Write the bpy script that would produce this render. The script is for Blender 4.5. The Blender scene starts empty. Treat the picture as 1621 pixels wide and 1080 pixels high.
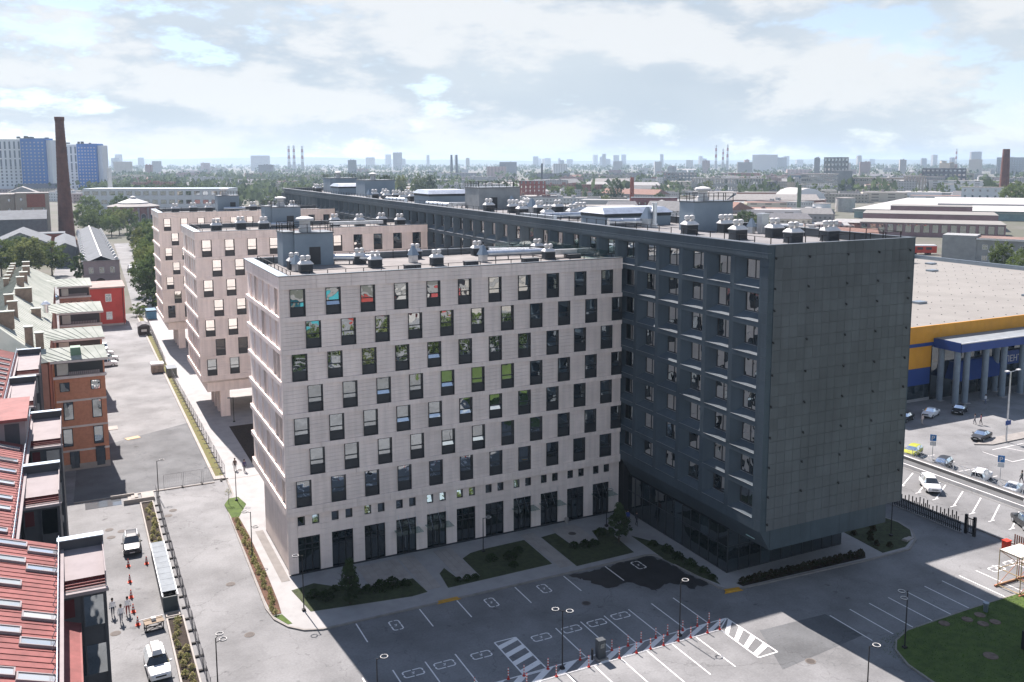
import bpy, math, random
from mathutils import Vector, Matrix
random.seed(7)
rnd, uni = random.random, random.uniform
SC = bpy.context.scene
COL = SC.collection
R = math.radians

# ------------------------------------------------------------------ camera
def make_camera():
    f, pitch, roll, yaw = 1445.94, R(7.44), R(-0.099), R(26.337)
    W = 1621.0
    fw = Vector((math.sin(yaw)*math.cos(pitch), math.cos(yaw)*math.cos(pitch), -math.sin(pitch)))
    rt = Vector((math.cos(yaw), -math.sin(yaw), 0)); up = rt.cross(fw)
    r2 = math.cos(roll)*rt + math.sin(roll)*up; u2 = -math.sin(roll)*rt + math.cos(roll)*up
    cd = bpy.data.cameras.new('camera'); co = bpy.data.objects.new('camera', cd); COL.objects.link(co)
    cd.sensor_width = 36; cd.lens = f/W*36; cd.shift_x = -12.08/W; cd.shift_y = -95.28/W
    cd.clip_start = 0.5; cd.clip_end = 60000
    m = Matrix((r2, u2, -fw)).transposed().to_4x4(); m.translation = (-18.597, -91.543, 43.082)
    co.matrix_world = m
    SC.camera = co
make_camera()

# ------------------------------------------------------------------ sky, sun, exposure
SUN_EL = R(48.3); SUN_DX = -0.075              # to the sun: mostly +Y, a little -X
SUN_AZ = math.atan2(SUN_DX, 1.0)              # angle from +Y towards +X
def make_world():
    w = bpy.data.worlds.new('World'); SC.world = w; w.use_nodes = True
    nt = w.node_tree; N, L = nt.nodes, nt.links; N.clear()
    out = N.new('ShaderNodeOutputWorld'); bg = N.new('ShaderNodeBackground'); L.new(bg.outputs[0], out.inputs[0])
    bg.inputs[1].default_value = 1.0
    sky = N.new('ShaderNodeTexSky'); sky.sky_type = 'NISHITA'; sky.sun_disc = False
    sky.sun_elevation = SUN_EL; sky.sun_rotation = SUN_AZ; sky.altitude = 40
    sky.air_density = 1.0; sky.dust_density = 0.2; sky.ozone_density = 1.2
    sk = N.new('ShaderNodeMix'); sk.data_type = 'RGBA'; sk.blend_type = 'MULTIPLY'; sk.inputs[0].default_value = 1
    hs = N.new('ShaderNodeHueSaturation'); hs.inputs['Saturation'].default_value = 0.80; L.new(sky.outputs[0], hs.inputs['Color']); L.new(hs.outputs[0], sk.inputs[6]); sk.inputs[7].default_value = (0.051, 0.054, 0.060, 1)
    tc = N.new('ShaderNodeTexCoord'); sx = N.new('ShaderNodeSeparateXYZ'); L.new(tc.outputs['Generated'], sx.inputs[0])
    def noise(vec, sc, det, ro, dist=0.0):
        n = N.new('ShaderNodeTexNoise'); n.inputs['Scale'].default_value = sc; n.inputs['Detail'].default_value = det
        n.inputs['Roughness'].default_value = ro; n.inputs['Distortion'].default_value = dist; L.new(vec, n.inputs['Vector']); return n.outputs[0]
    def off(vec, o):
        a = N.new('ShaderNodeVectorMath'); a.operation = 'ADD'; L.new(vec, a.inputs[0]); a.inputs[1].default_value = o; return a.outputs[0]
    def rng(v, a, b, c=0, d=1, smooth=True):
        m = N.new('ShaderNodeMapRange'); m.interpolation_type = 'SMOOTHSTEP' if smooth else 'LINEAR'
        for i, x in enumerate((a, b, c, d)): m.inputs[i+1].default_value = x
        L.new(v, m.inputs[0]); return m.outputs[0]
    def mth(op, a, b):
        m = N.new('ShaderNodeMath'); m.operation = op
        for i, x in enumerate((a, b)):
            if isinstance(x, (int, float)): m.inputs[i].default_value = x
            else: L.new(x, m.inputs[i])
        return m.outputs[0]
    def deck(up):                                   # direction laid out on a curved cloud deck; up shifts it towards the zenith
        z = mth('ADD', mth('MAXIMUM', sx.outputs[2], -0.05), up); k = mth('DIVIDE', 1.0, mth('ADD', z, 0.75))
        c = N.new('ShaderNodeCombineXYZ'); L.new(mth('MULTIPLY', sx.outputs[0], k), c.inputs[0]); L.new(mth('MULTIPLY', sx.outputs[1], k), c.inputs[1]); L.new(mth('MULTIPLY', z, 2.6), c.inputs[2])
        return off(c.outputs[0], CLOUD_OFF)
    v, vu = deck(0.0), deck(0.036)
    n1 = noise(v, 3.9, 14, 0.615, 0.10); n2 = noise(vu, 3.9, 9, 0.58, 0.10)
    n3 = noise(off(v, (3.1, 1.7, 0.3)), 1.7, 3, 0.5)
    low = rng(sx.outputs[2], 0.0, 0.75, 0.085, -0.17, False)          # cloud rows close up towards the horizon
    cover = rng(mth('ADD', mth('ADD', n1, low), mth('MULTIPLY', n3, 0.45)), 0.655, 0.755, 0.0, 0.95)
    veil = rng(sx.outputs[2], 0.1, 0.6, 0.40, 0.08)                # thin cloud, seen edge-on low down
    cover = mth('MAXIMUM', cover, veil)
    lit = rng(mth('SUBTRACT', n1, n2), -0.065, 0.075)
    thick = rng(n3, 0.45, 0.62)
    c1 = N.new('ShaderNodeMix'); c1.data_type = 'RGBA'; L.new(thick, c1.inputs[0])
    c1.inputs[6].default_value = (0.238, 0.264, 0.288, 1); c1.inputs[7].default_value = (0.200, 0.230, 0.262, 1)
    c2 = N.new('ShaderNodeMix'); c2.data_type = 'RGBA'; L.new(lit, c2.inputs[0]); L.new(c1.outputs[2], c2.inputs[6])
    c2.inputs[7].default_value = (0.312, 0.319, 0.325, 1)
    mx = N.new('ShaderNodeMix'); mx.data_type = 'RGBA'
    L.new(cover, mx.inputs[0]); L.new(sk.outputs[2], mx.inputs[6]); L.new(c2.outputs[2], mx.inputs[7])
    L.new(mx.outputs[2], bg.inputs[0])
CLOUD_OFF = (0.4, 0.0, 0.1)
make_world()
sl = bpy.data.lights.new('sun', 'SUN'); so = bpy.data.objects.new('sun', sl); COL.objects.link(so)
sl.energy = 4.2; sl.angle = R(0.53); sl.color = (1.0, 0.90, 0.845)
_d = Vector((math.sin(SUN_AZ)*math.cos(SUN_EL), math.cos(SUN_AZ)*math.cos(SUN_EL), math.sin(SUN_EL)))
so.rotation_euler = _d.to_track_quat('Z', 'Y').to_euler(); so.location = (0, 60, 120)
vs = SC.view_settings; vs.view_transform = 'Standard'; vs.look = 'None'; vs.gamma = 1; vs.use_curve_mapping = False
vs.exposure = 1.47
SC.render.engine = 'CYCLES'
cy = SC.cycles; cy.max_bounces = 6; cy.diffuse_bounces = 3; cy.glossy_bounces = 3; cy.transmission_bounces = 4
cy.volume_bounces = 0; cy.transparent_max_bounces = 6; cy.caustics_reflective = False; cy.caustics_refractive = False
cy.use_denoising = True; cy.sample_clamp_indirect = 6

# ------------------------------------------------------------------ helpers
class MB:
    def __init__(s): s.v, s.f, s.m = [], [], []
    def quad(s, *p, m=0):
        n = len(s.v); s.v += [tuple(q) for q in p]; s.f.append(tuple(range(n, n+len(p)))); s.m.append(m); return s
    def box(s, x0, x1, y0, y1, z0, z1, m=0, skip=''):
        n = len(s.v)
        s.v += [(x0,y0,z0),(x1,y0,z0),(x1,y1,z0),(x0,y1,z0),(x0,y0,z1),(x1,y0,z1),(x1,y1,z1),(x0,y1,z1)]
        for k, fc in (('b',(3,2,1,0)),('t',(4,5,6,7)),('s',(0,1,5,4)),('e',(1,2,6,5)),('n',(2,3,7,6)),('w',(3,0,4,7))):
            if k not in skip: s.f.append(tuple(n+i for i in fc)); s.m.append(m)
        return s
    def prism(s, poly, z0, z1, m=0, mt=None, bottom=False):
        a = sum(poly[i-1][0]*poly[i][1]-poly[i][0]*poly[i-1][1] for i in range(len(poly)))
        if a < 0: poly = poly[::-1]
        n, k = len(s.v), len(poly)
        s.v += [(x,y,z0) for x,y in poly]+[(x,y,z1) for x,y in poly]
        for i in range(k): j=(i+1)%k; s.f.append((n+i,n+j,n+k+j,n+k+i)); s.m.append(m)
        s.f.append(tuple(n+k+i for i in range(k))); s.m.append(m if mt is None else mt)
        if bottom: s.f.append(tuple(n+i for i in reversed(range(k)))); s.m.append(m)
        return s
    def tube(s, a, b, r0, r1=None, n=8, m=0, caps=True):
        r1 = r0 if r1 is None else r1
        a, b = Vector(a), Vector(b); d = (b-a).normalized()
        u = d.orthogonal().normalized(); w = d.cross(u); k = len(s.v)
        for c, r in ((a, r0), (b, r1)):
            for i in range(n):
                t = 2*math.pi*i/n; s.v.append(tuple(c + r*(math.cos(t)*u + math.sin(t)*w)))
        for i in range(n):
            j = (i+1) % n; s.f.append((k+i, k+j, k+n+j, k+n+i)); s.m.append(m)
        if caps:
            s.f.append(tuple(k+i for i in reversed(range(n)))); s.m.append(m)
            s.f.append(tuple(k+n+i for i in range(n))); s.m.append(m)
        return s
    def path(s, pts, r, n=6, m=0):
        for p, q in zip(pts, pts[1:]): s.tube(p, q, r, n=n, m=m)
        return s
    def lathe(s, prof, n=16, m=0, c=(0,0,0)):
        k = len(s.v)
        for r, z in prof:
            for i in range(n):
                t = 2*math.pi*i/n; s.v.append((c[0]+r*math.cos(t), c[1]+r*math.sin(t), c[2]+z))
        for a in range(len(prof)-1):
            for i in range(n):
                j = (i+1) % n; s.f.append((k+a*n+i, k+a*n+j, k+a*n+n+j, k+a*n+n+i)); s.m.append(m)
        s.f.append(tuple(k+(len(prof)-1)*n+i for i in range(n))); s.m.append(m)
        s.f.append(tuple(k+i for i in reversed(range(n)))); s.m.append(m)
        return s
    def torus(s, c, Rr, r, n=20, k=6, m=0):
        b = len(s.v)
        for i in range(n):
            t = 2*math.pi*i/n
            for j in range(k):
                p = 2*math.pi*j/k; q = Rr+r*math.cos(p)
                s.v.append((c[0]+q*math.cos(t), c[1]+q*math.sin(t), c[2]+r*math.sin(p)))
        for i in range(n):
            for j in range(k):
                s.f.append((b+i*k+j, b+((i+1)%n)*k+j, b+((i+1)%n)*k+(j+1)%k, b+i*k+(j+1)%k)); s.m.append(m)
        return s
    def frustum(s, x0,x1,y0,y1,z0, X0,X1,Y0,Y1,z1, m=0):
        n=len(s.v)
        s.v += [(x0,y0,z0),(x1,y0,z0),(x1,y1,z0),(x0,y1,z0),(X0,Y0,z1),(X1,Y0,z1),(X1,Y1,z1),(X0,Y1,z1)]
        for fc in ((3,2,1,0),(4,5,6,7),(0,1,5,4),(1,2,6,5),(2,3,7,6),(3,0,4,7)): s.f.append(tuple(n+i for i in fc)); s.m.append(m)
        return s
    def mesh(s, name, mats, smooth=False):
        me = bpy.data.meshes.new(name); me.from_pydata(s.v, [], s.f)
        if not isinstance(mats, (list, tuple)): mats = [mats]
        for q in mats: me.materials.append(q)
        if len(mats) > 1: me.polygons.foreach_set('material_index', s.m)
        if smooth: me.polygons.foreach_set('use_smooth', [True]*len(s.f))
        me.update(); return me

def ob(name, mesh, parent=None, loc=(0,0,0), rz=0.0, sc=None):
    if isinstance(mesh, tuple): mesh = mesh[0].mesh(name, mesh[1])
    o = bpy.data.objects.new(name, mesh); COL.objects.link(o)
    o.location = loc
    if rz: o.rotation_euler = (0, 0, rz)
    if sc: o.scale = sc
    if parent is not None: o.parent = parent
    return o
def thing(name, label, cat, loc=(0,0,0), rz=0.0, group=None, mesh=None):
    o = ob(name, mesh, None, loc, rz); o['label'] = label; o['category'] = cat
    if group: o['group'] = group
    return o
def struct(name, mesh, loc=(0,0,0), kind='structure', label=None):
    o = ob(name, mesh, None, loc); o['kind'] = kind
    if label: o['label'] = label
    return o
def copy_tree(o, parent=None):
    c = o.copy(); COL.objects.link(c); c.parent = parent
    for ch in o.children: copy_tree(ch, c)
    return c

# ------------------------------------------------------------------ materials
_MC = {}
def mat(name, col, rough=0.8, var=0.10, scale=0.6, metal=0.0, spec=0.3, bump=0.0, bscale=8.0, col2=None, fac=(0.4,0.65), rand=0.0, det=5, streak=0.0, wear=None, spots=False):
    if name in _MC: return _MC[name]
    m = bpy.data.materials.new(name); m.use_nodes = True; nt = m.node_tree; N, L = nt.nodes, nt.links
    b = N['Principled BSDF']; b.inputs['Roughness'].default_value = rough; b.inputs['Metallic'].default_value = metal
    b.inputs['Specular IOR Level'].default_value = spec
    g = N.new('ShaderNodeNewGeometry')
    nz = N.new('ShaderNodeTexNoise'); nz.inputs['Scale'].default_value = scale; nz.inputs['Detail'].default_value = det
    nz.inputs['Roughness'].default_value = 0.62; L.new(g.outputs['Position'], nz.inputs['Vector'])
    rp = N.new('ShaderNodeMapRange'); rp.inputs[1].default_value = fac[0]; rp.inputs[2].default_value = fac[1]; L.new(nz.outputs[0], rp.inputs[0])
    mx = N.new('ShaderNodeMix'); mx.data_type = 'RGBA'; L.new(rp.outputs[0], mx.inputs[0])
    c2 = col2 or tuple(c*(1-var*1.6) for c in col)
    c1 = col if col2 else tuple(min(1, c*(1+var*0.6)) for c in col)
    mx.inputs[6].default_value = (*c1, 1); mx.inputs[7].default_value = (*c2, 1)
    o = mx.outputs[2]
    if streak:
        vm = N.new('ShaderNodeVectorMath'); vm.operation = 'MULTIPLY'; vm.inputs[1].default_value = (2.2, 2.2, 0.12); L.new(g.outputs['Position'], vm.inputs[0])
        ns = N.new('ShaderNodeTexNoise'); ns.inputs['Scale'].default_value = 1.0; ns.inputs['Detail'].default_value = 4; L.new(vm.outputs[0], ns.inputs['Vector'])
        mr = N.new('ShaderNodeMapRange'); mr.inputs[1].default_value = .35; mr.inputs[2].default_value = .7; mr.inputs[3].default_value = 1+streak*.3; mr.inputs[4].default_value = 1-streak; L.new(ns.outputs[0], mr.inputs[0])
        h0 = N.new('ShaderNodeHueSaturation'); L.new(mr.outputs[0], h0.inputs['Value']); L.new(o, h0.inputs['Color']); o = h0.outputs[0]
    if spots:
        def fld(sc, a, c2_, lo, hi, kind='n', det_=4):
            if kind == 'n':
                q = N.new('ShaderNodeTexNoise'); q.inputs['Detail'].default_value = det_; res = q.outputs[0]
            else:
                q = N.new('ShaderNodeTexVoronoi'); q.feature = 'DISTANCE_TO_EDGE'; res = q.outputs['Distance']
            q.inputs['Scale'].default_value = sc
            if kind == 'v':
                w0 = N.new('ShaderNodeTexNoise'); w0.inputs['Scale'].default_value = .9; w0.inputs['Detail'].default_value = 5; L.new(g.outputs['Position'], w0.inputs['Vector'])
                va = N.new('ShaderNodeVectorMath'); va.operation = 'MULTIPLY_ADD'; va.inputs[1].default_value = (2.5, 2.5, 0); L.new(w0.outputs['Color'], va.inputs[0]); L.new(g.outputs['Position'], va.inputs[2]); L.new(va.outputs[0], q.inputs['Vector'])
            else: L.new(g.outputs['Position'], q.inputs['Vector'])
            r_ = N.new('ShaderNodeMapRange'); r_.inputs[1].default_value = a; r_.inputs[2].default_value = c2_; r_.inputs[3].default_value = lo; r_.inputs[4].default_value = hi; L.new(res, r_.inputs[0]); return r_.outputs[0]
        for f_ in (fld(.75, .66, .74, 1, .55), fld(.035, .35, .68, 1.12, .82), fld(.11, 0.0, .006, .72, 1, 'v'), fld(5, .3, .75, .9, 1.1)):
            h1 = N.new('ShaderNodeHueSaturation'); L.new(f_, h1.inputs['Value']); L.new(o, h1.inputs['Color']); o = h1.outputs[0]
    if rand:
        oi = N.new('ShaderNodeObjectInfo'); hs = N.new('ShaderNodeHueSaturation')
        mr = N.new('ShaderNodeMapRange'); mr.inputs[3].default_value = 1-rand; mr.inputs[4].default_value = 1+rand
        L.new(oi.outputs['Random'], mr.inputs[0]); L.new(mr.outputs[0], hs.inputs['Value']); L.new(o, hs.inputs['Color']); o = hs.outputs[0]
    L.new(o, b.inputs['Base Color'])
    if bump:
        n2 = N.new('ShaderNodeTexNoise'); n2.inputs['Scale'].default_value = bscale; n2.inputs['Detail'].default_value = 4
        L.new(g.outputs['Position'], n2.inputs['Vector'])
        bp = N.new('ShaderNodeBump'); bp.inputs['Strength'].default_value = bump; bp.inputs['Distance'].default_value = 0.05
        L.new(n2.outputs[0], bp.inputs['Height']); L.new(bp.outputs[0], b.inputs['Normal'])
    _MC[name] = m; return m
def leaf_mat(name, col, rand=.15):
    if name in _MC: return _MC[name]
    m = bpy.data.materials.new(name); m.use_nodes = True; N, L = m.node_tree.nodes, m.node_tree.links; N.clear()
    out = N.new('ShaderNodeOutputMaterial'); d = N.new('ShaderNodeBsdfDiffuse'); t = N.new('ShaderNodeBsdfTranslucent'); mx = N.new('ShaderNodeMixShader'); mx.inputs[0].default_value = .42
    oi = N.new('ShaderNodeObjectInfo'); mr = N.new('ShaderNodeMapRange'); mr.inputs[3].default_value = 1-rand; mr.inputs[4].default_value = 1+rand; L.new(oi.outputs['Random'], mr.inputs[0])
    g = N.new('ShaderNodeNewGeometry'); nz = N.new('ShaderNodeTexNoise'); nz.inputs['Scale'].default_value = .5; L.new(g.outputs['Position'], nz.inputs['Vector']); m2 = N.new('ShaderNodeMapRange'); m2.inputs[3].default_value = .72; m2.inputs[4].default_value = 1.28; L.new(nz.outputs[0], m2.inputs[0])
    mm = N.new('ShaderNodeMath'); mm.operation = 'MULTIPLY'; L.new(mr.outputs[0], mm.inputs[0]); L.new(m2.outputs[0], mm.inputs[1])
    hs = N.new('ShaderNodeHueSaturation'); hs.inputs['Color'].default_value = (*col, 1); L.new(mm.outputs[0], hs.inputs['Value'])
    L.new(hs.outputs[0], d.inputs[0]); L.new(hs.outputs[0], t.inputs[0]); L.new(d.outputs[0], mx.inputs[1]); L.new(t.outputs[0], mx.inputs[2]); L.new(mx.outputs[0], out.inputs[0]); _MC[name] = m; return m
def glass_mat(name, tint=(0.012,0.018,0.022), refl=0.5, wob=0.012, gcol=(0.86,0.92,0.95)):
    if name in _MC: return _MC[name]
    m = bpy.data.materials.new(name); m.use_nodes = True; nt = m.node_tree; N, L = nt.nodes, nt.links; N.clear()
    out = N.new('ShaderNodeOutputMaterial'); d = N.new('ShaderNodeBsdfDiffuse')
    oi = N.new('ShaderNodeObjectInfo'); cr = N.new('ShaderNodeValToRGB'); L.new(oi.outputs['Random'], cr.inputs[0]); L.new(cr.outputs[0], d.inputs[0])
    e = cr.color_ramp.elements; e[0].color = (*tint,1); e[0].position = .55; e[1].color = (*[min(.5, c*3+.01) for c in tint],1); e[1].position = 1.0  # some panes get a paler base colour, painted to suggest lit rooms behind
    gl = N.new('ShaderNodeBsdfGlossy'); gl.inputs['Roughness'].default_value = 0.01; gl.inputs['Color'].default_value = (*gcol, 1)
    lw = N.new('ShaderNodeFresnel'); lw.inputs[0].default_value = 1.5
    mr = N.new('ShaderNodeMapRange'); mr.inputs[1].default_value = 0.04; mr.inputs[3].default_value = refl; mr.inputs[4].default_value = 1.0
    L.new(lw.outputs[0], mr.inputs[0])
    g = N.new('ShaderNodeNewGeometry'); nz = N.new('ShaderNodeTexNoise'); nz.inputs['Scale'].default_value = 0.9; nz.inputs['Detail'].default_value = 1
    L.new(g.outputs['Position'], nz.inputs['Vector'])
    bp = N.new('ShaderNodeBump'); bp.inputs['Strength'].default_value = 1.0; bp.inputs['Distance'].default_value = wob; L.new(nz.outputs[0], bp.inputs['Height'])
    L.new(bp.outputs[0], gl.inputs['Normal'])
    mx = N.new('ShaderNodeMixShader'); L.new(mr.outputs[0], mx.inputs[0]); L.new(d.outputs[0], mx.inputs[1]); L.new(gl.outputs[0], mx.inputs[2])
    L.new(mx.outputs[0], out.inputs[0]); _MC[name] = m; return m
def clear_glass(name, tint=(0.8,0.9,0.88), alpha=0.35):
    if name in _MC: return _MC[name]
    m = bpy.data.materials.new(name); m.use_nodes = True; nt = m.node_tree; N, L = nt.nodes, nt.links; N.clear()
    out = N.new('ShaderNodeOutputMaterial'); t = N.new('ShaderNodeBsdfTransparent'); t.inputs[0].default_value = (*tint, 1)
    gl = N.new('ShaderNodeBsdfGlossy'); gl.inputs['Roughness'].default_value = 0.03
    mx = N.new('ShaderNodeMixShader'); mx.inputs[0].default_value = alpha
    L.new(t.outputs[0], mx.inputs[1]); L.new(gl.outputs[0], mx.inputs[2]); L.new(mx.outputs[0], out.inputs[0]); _MC[name] = m; return m

m_pale = mat('pale_cladding', (0.90,0.785,0.72), 0.75, 0.05, 0.35, rand=0.05, streak=.10)
m_palej = mat('pale_joint', (0.34,0.30,0.28), 0.9)
m_dark = mat('dark_cladding', (0.056,0.080,0.100), 0.6, 0.10, 0.25, spec=0.3, rand=0.08, streak=.12)
m_darkj = mat('dark_joint', (0.018,0.02,0.024), 0.8)
m_frame = mat('window_frame_metal', (0.022,0.026,0.031), 0.45, 0.05, spec=0.5)
m_spand = mat('spandrel_metal', (0.034,0.038,0.044), 0.5, 0.06, spec=0.5)
m_glass = glass_mat('window_glass', refl=0.50)
m_glassd = glass_mat('shop_glass', (0.006,0.012,0.016), refl=0.16)
m_metal = mat('galvanised_metal', (0.62,0.65,0.68), 0.32, 0.10, 1.2, metal=0.85)
m_white = mat('white_paint', (0.66,0.66,0.655), 0.55, 0.06, 1.5)
m_sill = mat('sill_metal', (0.23,0.25,0.265), 0.4, 0.03, metal=0.2)
m_cop = mat('coping_metal', (0.13,0.15,0.17), 0.4, 0.06, metal=0.5)
m_copl = mat('coping_sheet', (0.24,0.29,0.34), 0.38, 0.06, metal=0.6)
m_roof = mat('roof_membrane', (0.215,0.205,0.20), 0.9, 0.14, 0.25, bump=0.1)
m_roofd = mat('dark_roof_membrane', (0.19,0.19,0.195), 0.9, 0.14, 0.2)
m_blue = mat('blue_grey_render', (0.23,0.285,0.335), 0.8, 0.05, 0.5)
m_unit = mat('unit_dark_casing', (0.055,0.065,0.075), 0.6, 0.08)
m_asph = mat('asphalt_light', (0.206,0.211,0.216), 0.9, 0.16, 0.16, bump=0.15, bscale=14, det=8, spots=True)
m_asph2 = mat('asphalt_dark', (0.128,0.135,0.142), 0.9, 0.16, 0.2, bump=0.15, bscale=14, det=8, spots=True)
m_wet = mat('asphalt_wet', (0.026,0.026,0.028), 0.55, 0.2, 0.5, spec=0.4)
m_conc = mat('concrete_paving', (0.31,0.31,0.31), 0.85, 0.07, 0.5, bump=0.05)
m_conc2 = mat('concrete_slab', (0.33,0.31,0.29), 0.85, 0.08, 0.8)
m_kerb = mat('kerb_stone', (0.25,0.238,0.225), 0.85, 0.10, 1.2)
m_paint = mat('road_paint', (0.76,0.76,0.75), 0.6, 0.10, 3.5, col2=(0.40,0.39,0.385), fac=(0.58,0.78), det=8)
m_yel = mat('yellow_paint', (0.50,0.27,0.03), 0.6, 0.12, 2)
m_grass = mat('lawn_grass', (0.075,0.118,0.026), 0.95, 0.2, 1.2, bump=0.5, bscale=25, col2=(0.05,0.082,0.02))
m_dgrass = mat('dry_grass', (0.13,0.115,0.045), 0.95, 0.3, 1.5, col2=(0.11,0.12,0.04))
m_soil = mat('dark_soil', (0.035,0.026,0.02), 0.95, 0.3, 3, bump=0.5, bscale=20)
m_bark = mat('bark', (0.08,0.06,0.045), 0.95, 0.2, 4)
m_black = mat('black_metal', (0.018,0.018,0.02), 0.5)
m_brick = mat('red_brick', (0.27,0.085,0.055), 0.9, 0.12, 1.2)
m_rubber = mat('rubber', (0.02,0.02,0.02), 0.8)
# ------------------------------------------------------------------ ground and paving
struct('ground', (MB().quad((-9000,-3000,-0.06),(14000,-3000,-0.06),(14000,16000,-0.06),(-9000,16000,-0.06)), mat('ground_earth', (0.125,0.12,0.105), 0.95, 0.2, 0.02, col2=(0.095,0.10,0.075), fac=(0.42,0.58), det=9)))
def flat(poly, z): return [(x, y, z) for x, y in poly]
def sheet(name, poly, z, m, kind='structure'):
    return struct(name, (MB().quad(*flat(poly, z)), m), kind=kind)
def ccw(p):
    a = sum(p[i-1][0]*p[i][1]-p[i][0]*p[i-1][1] for i in range(len(p)))
    return p if a > 0 else p[::-1]
sheet('asphalt_yard', [(-60,-160),(85.2,-160),(85.2,34),(-60,34)], 0.0, m_asph)
sheet('back_yard', [(-30,33.9),(-2,33.9),(-1.3,190),(-30,190)], 0.006, m_asph)
sheet('fresh_asphalt', [(-20,34.2),(-2.1,34.4),(-2.1,65.8),(-19.2,56.5)], 0.012, m_asph2)
sheet('inner_court', [(-1.4,34),(40.4,34),(40.4,190),(-1,190)], 0.004, m_conc)
sheet('asphalt_patch', [(33.9,-36),(36.6,-30.0),(44.3,-30.4),(44.4,-34.9)], 0.008, m_asph2)
def ragged(p, st=.35, j=.16):
    rg = random.Random(9); o = []
    for a, c in zip(p, p[1:]+p[:1]):
        n = max(1, int(math.hypot(c[0]-a[0], c[1]-a[1])/st))
        for i in range(n): o.append((a[0]+(c[0]-a[0])*i/n+rg.gauss(0,j), a[1]+(c[1]-a[1])*i/n+rg.gauss(0,j)))
    return o
sheet('wet_patch', ragged([(26.5,-12.3),(31.4,-12.3),(36.9,-11.9),(37.7,-16),(38.1,-20.3),(36.2,-20.6),(34.6,-18.2),(32.6,-19.2),(31.2,-16.3),(28.6,-16.6),(27.6,-14.4)]), 0.010, m_wet)
# pavement round the building, with kerb
PAV = [(-1.3,34),(-1.4,28),(-2.5,25),(-2.95,21),(-3.35,4.5),(-3.6,-5.5),(-3.3,-8.0),(-2.4,-10.0),(-1.2,-11.3),(0.4,-11.9),(36.3,-11.9),(37.1,-12.2),(37.6,-13.6),(38.5,-21.6),(39.0,-22.4),(40.2,-22.75),(57,-23.7),(63.6,-23.7),(66.4,-22.2),(68.3,-20),(68.9,-17.6),(68.2,-15.4),(66,-14),(60.2,-13.4),(60.2,34)]
def offset_in(poly, d):
    poly = ccw(poly); n = len(poly); out = []
    for i in range(n):
        a, b, c = Vector(poly[i-1]), Vector(poly[i]), Vector(poly[(i+1) % n])
        e1 = (b-a).normalized(); e2 = (c-b).normalized(); nn = Vector((-e1.y-e2.y, e1.x+e2.x))
        if nn.length < 1e-6: nn = Vector((-e1.y, e1.x))
        nn.normalize(); k = max(0.5, nn.dot(Vector((-e1.y, e1.x)))); p = b + nn*d/k; out.append((p.x, p.y))
    return out
PAVI = offset_in(PAV, 0.22); PAVc = ccw(PAV)
struct('pavement', (MB().prism(PAVI, -0.05, 0.125), m_conc))
def kerb_ring(name, outer, inner, z, m):
    b = MB(); n = len(outer)
    for i in range(n):
        j = (i+1) % n; o0, o1, i0, i1 = outer[i], outer[j], inner[i], inner[j]
        b.quad((*o0,z),(*o1,z),(*i1,z),(*i0,z)); b.quad((*o0,-0.05),(*o1,-0.05),(*o1,z),(*o0,z)); b.quad((*i0,z),(*i1,z),(*i1,-0.05),(*i0,-0.05))
    return struct(name, (b, m))
kerb_ring('kerb', PAVc, PAVI, 0.135, m_kerb)
# paving slab joints and lighter platforms on the pavement
def platform(x0, x1, y0, y1, z=0.150):
    p = struct('paved_platform', None)
    n = max(2, round((x1-x0)/0.75)); w = (x1-x0)/n
    me = MB().box(0, w-0.03, y0, y1, 0.1, z).mesh('slab', m_conc2)
    for i in range(n): ob('slab', me, p, (x0+i*w, 0, 0))
for a in ((6.9,11.4,-5.6,-0.5),(15.7,17.8,-8.2,-0.5),(30.4,33.6,-5.9,-0.9),(11.7,13.4,-8.9,-0.5),(26.3,28.0,-10.5,-0.9)): platform(*a)
struct('paving_border', (MB().box(-1.0,-0.12,-0.6,14.0,0.1,0.142), mat('paving_border', (0.20,0.19,0.18), 0.9)))
# lawns and beds
def bed(name, poly, z, m, kind='structure'): return struct(name, (MB().prism(poly, 0.05, z), m), kind=kind)
bed('lawn', [(-0.5,-2.9),(1.9,-2.3),(5.2,-5.4),(6.8,-5.8),(11.4,-5.8),(11.7,-9.3),(10,-9.5),(0.2,-8.1)], 0.15, mat('bed_dark_green', (0.05,0.066,0.028), .95, .3, 2.0, bump=.6, bscale=22, col2=(0.03,0.037,0.018)))  # darker, browner green than lawn_grass
bed('lawn', [(17.9,-3.7),(19.2,-2.8),(20.8,-2.5),(26.1,-2.3),(26.0,-9.2),(13.9,-9.4),(14.3,-6),(15.2,-5),(15.65,-8.4),(17.9,-8.4)], 0.15, mat('bed_dark_green', (0.05,0.066,0.028), .95, .3, 2.0, bump=.6, bscale=22, col2=(0.03,0.037,0.018)))
bed('lawn', [(28.2,-2.5),(30.2,-2.2),(30.3,-6.1),(33.7,-6.1),(34.4,-3.5),(36.2,-3.3),(35.5,-10.7),(28.1,-10.9)], 0.15, mat('bed_dark_green', (0.05,0.066,0.028), .95, .3, 2.0, bump=.6, bscale=22, col2=(0.03,0.037,0.018)))
bed('lawn', [(37.7,-6.8),(38.7,-8.6),(39.6,-11),(39.75,-14.4),(39.85,-18.0),(39.1,-21.2),(38.3,-18.6),(37.5,-13.3)], 0.15, mat('bed_dark_green', (0.05,0.066,0.028), .95, .3, 2.0, bump=.6, bscale=22, col2=(0.03,0.037,0.018)))
bed('lawn', [(60.5,-16.6),(66.3,-15.2),(68.2,-16.1),(68.5,-17.7),(67.9,-20),(66.1,-21.8),(63.5,-23.1),(60.0,-23.1)], 0.15, mat('bed_dark_green', (0.05,0.066,0.028), .95, .3, 2.0, bump=.6, bscale=22, col2=(0.03,0.037,0.018)))
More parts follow.
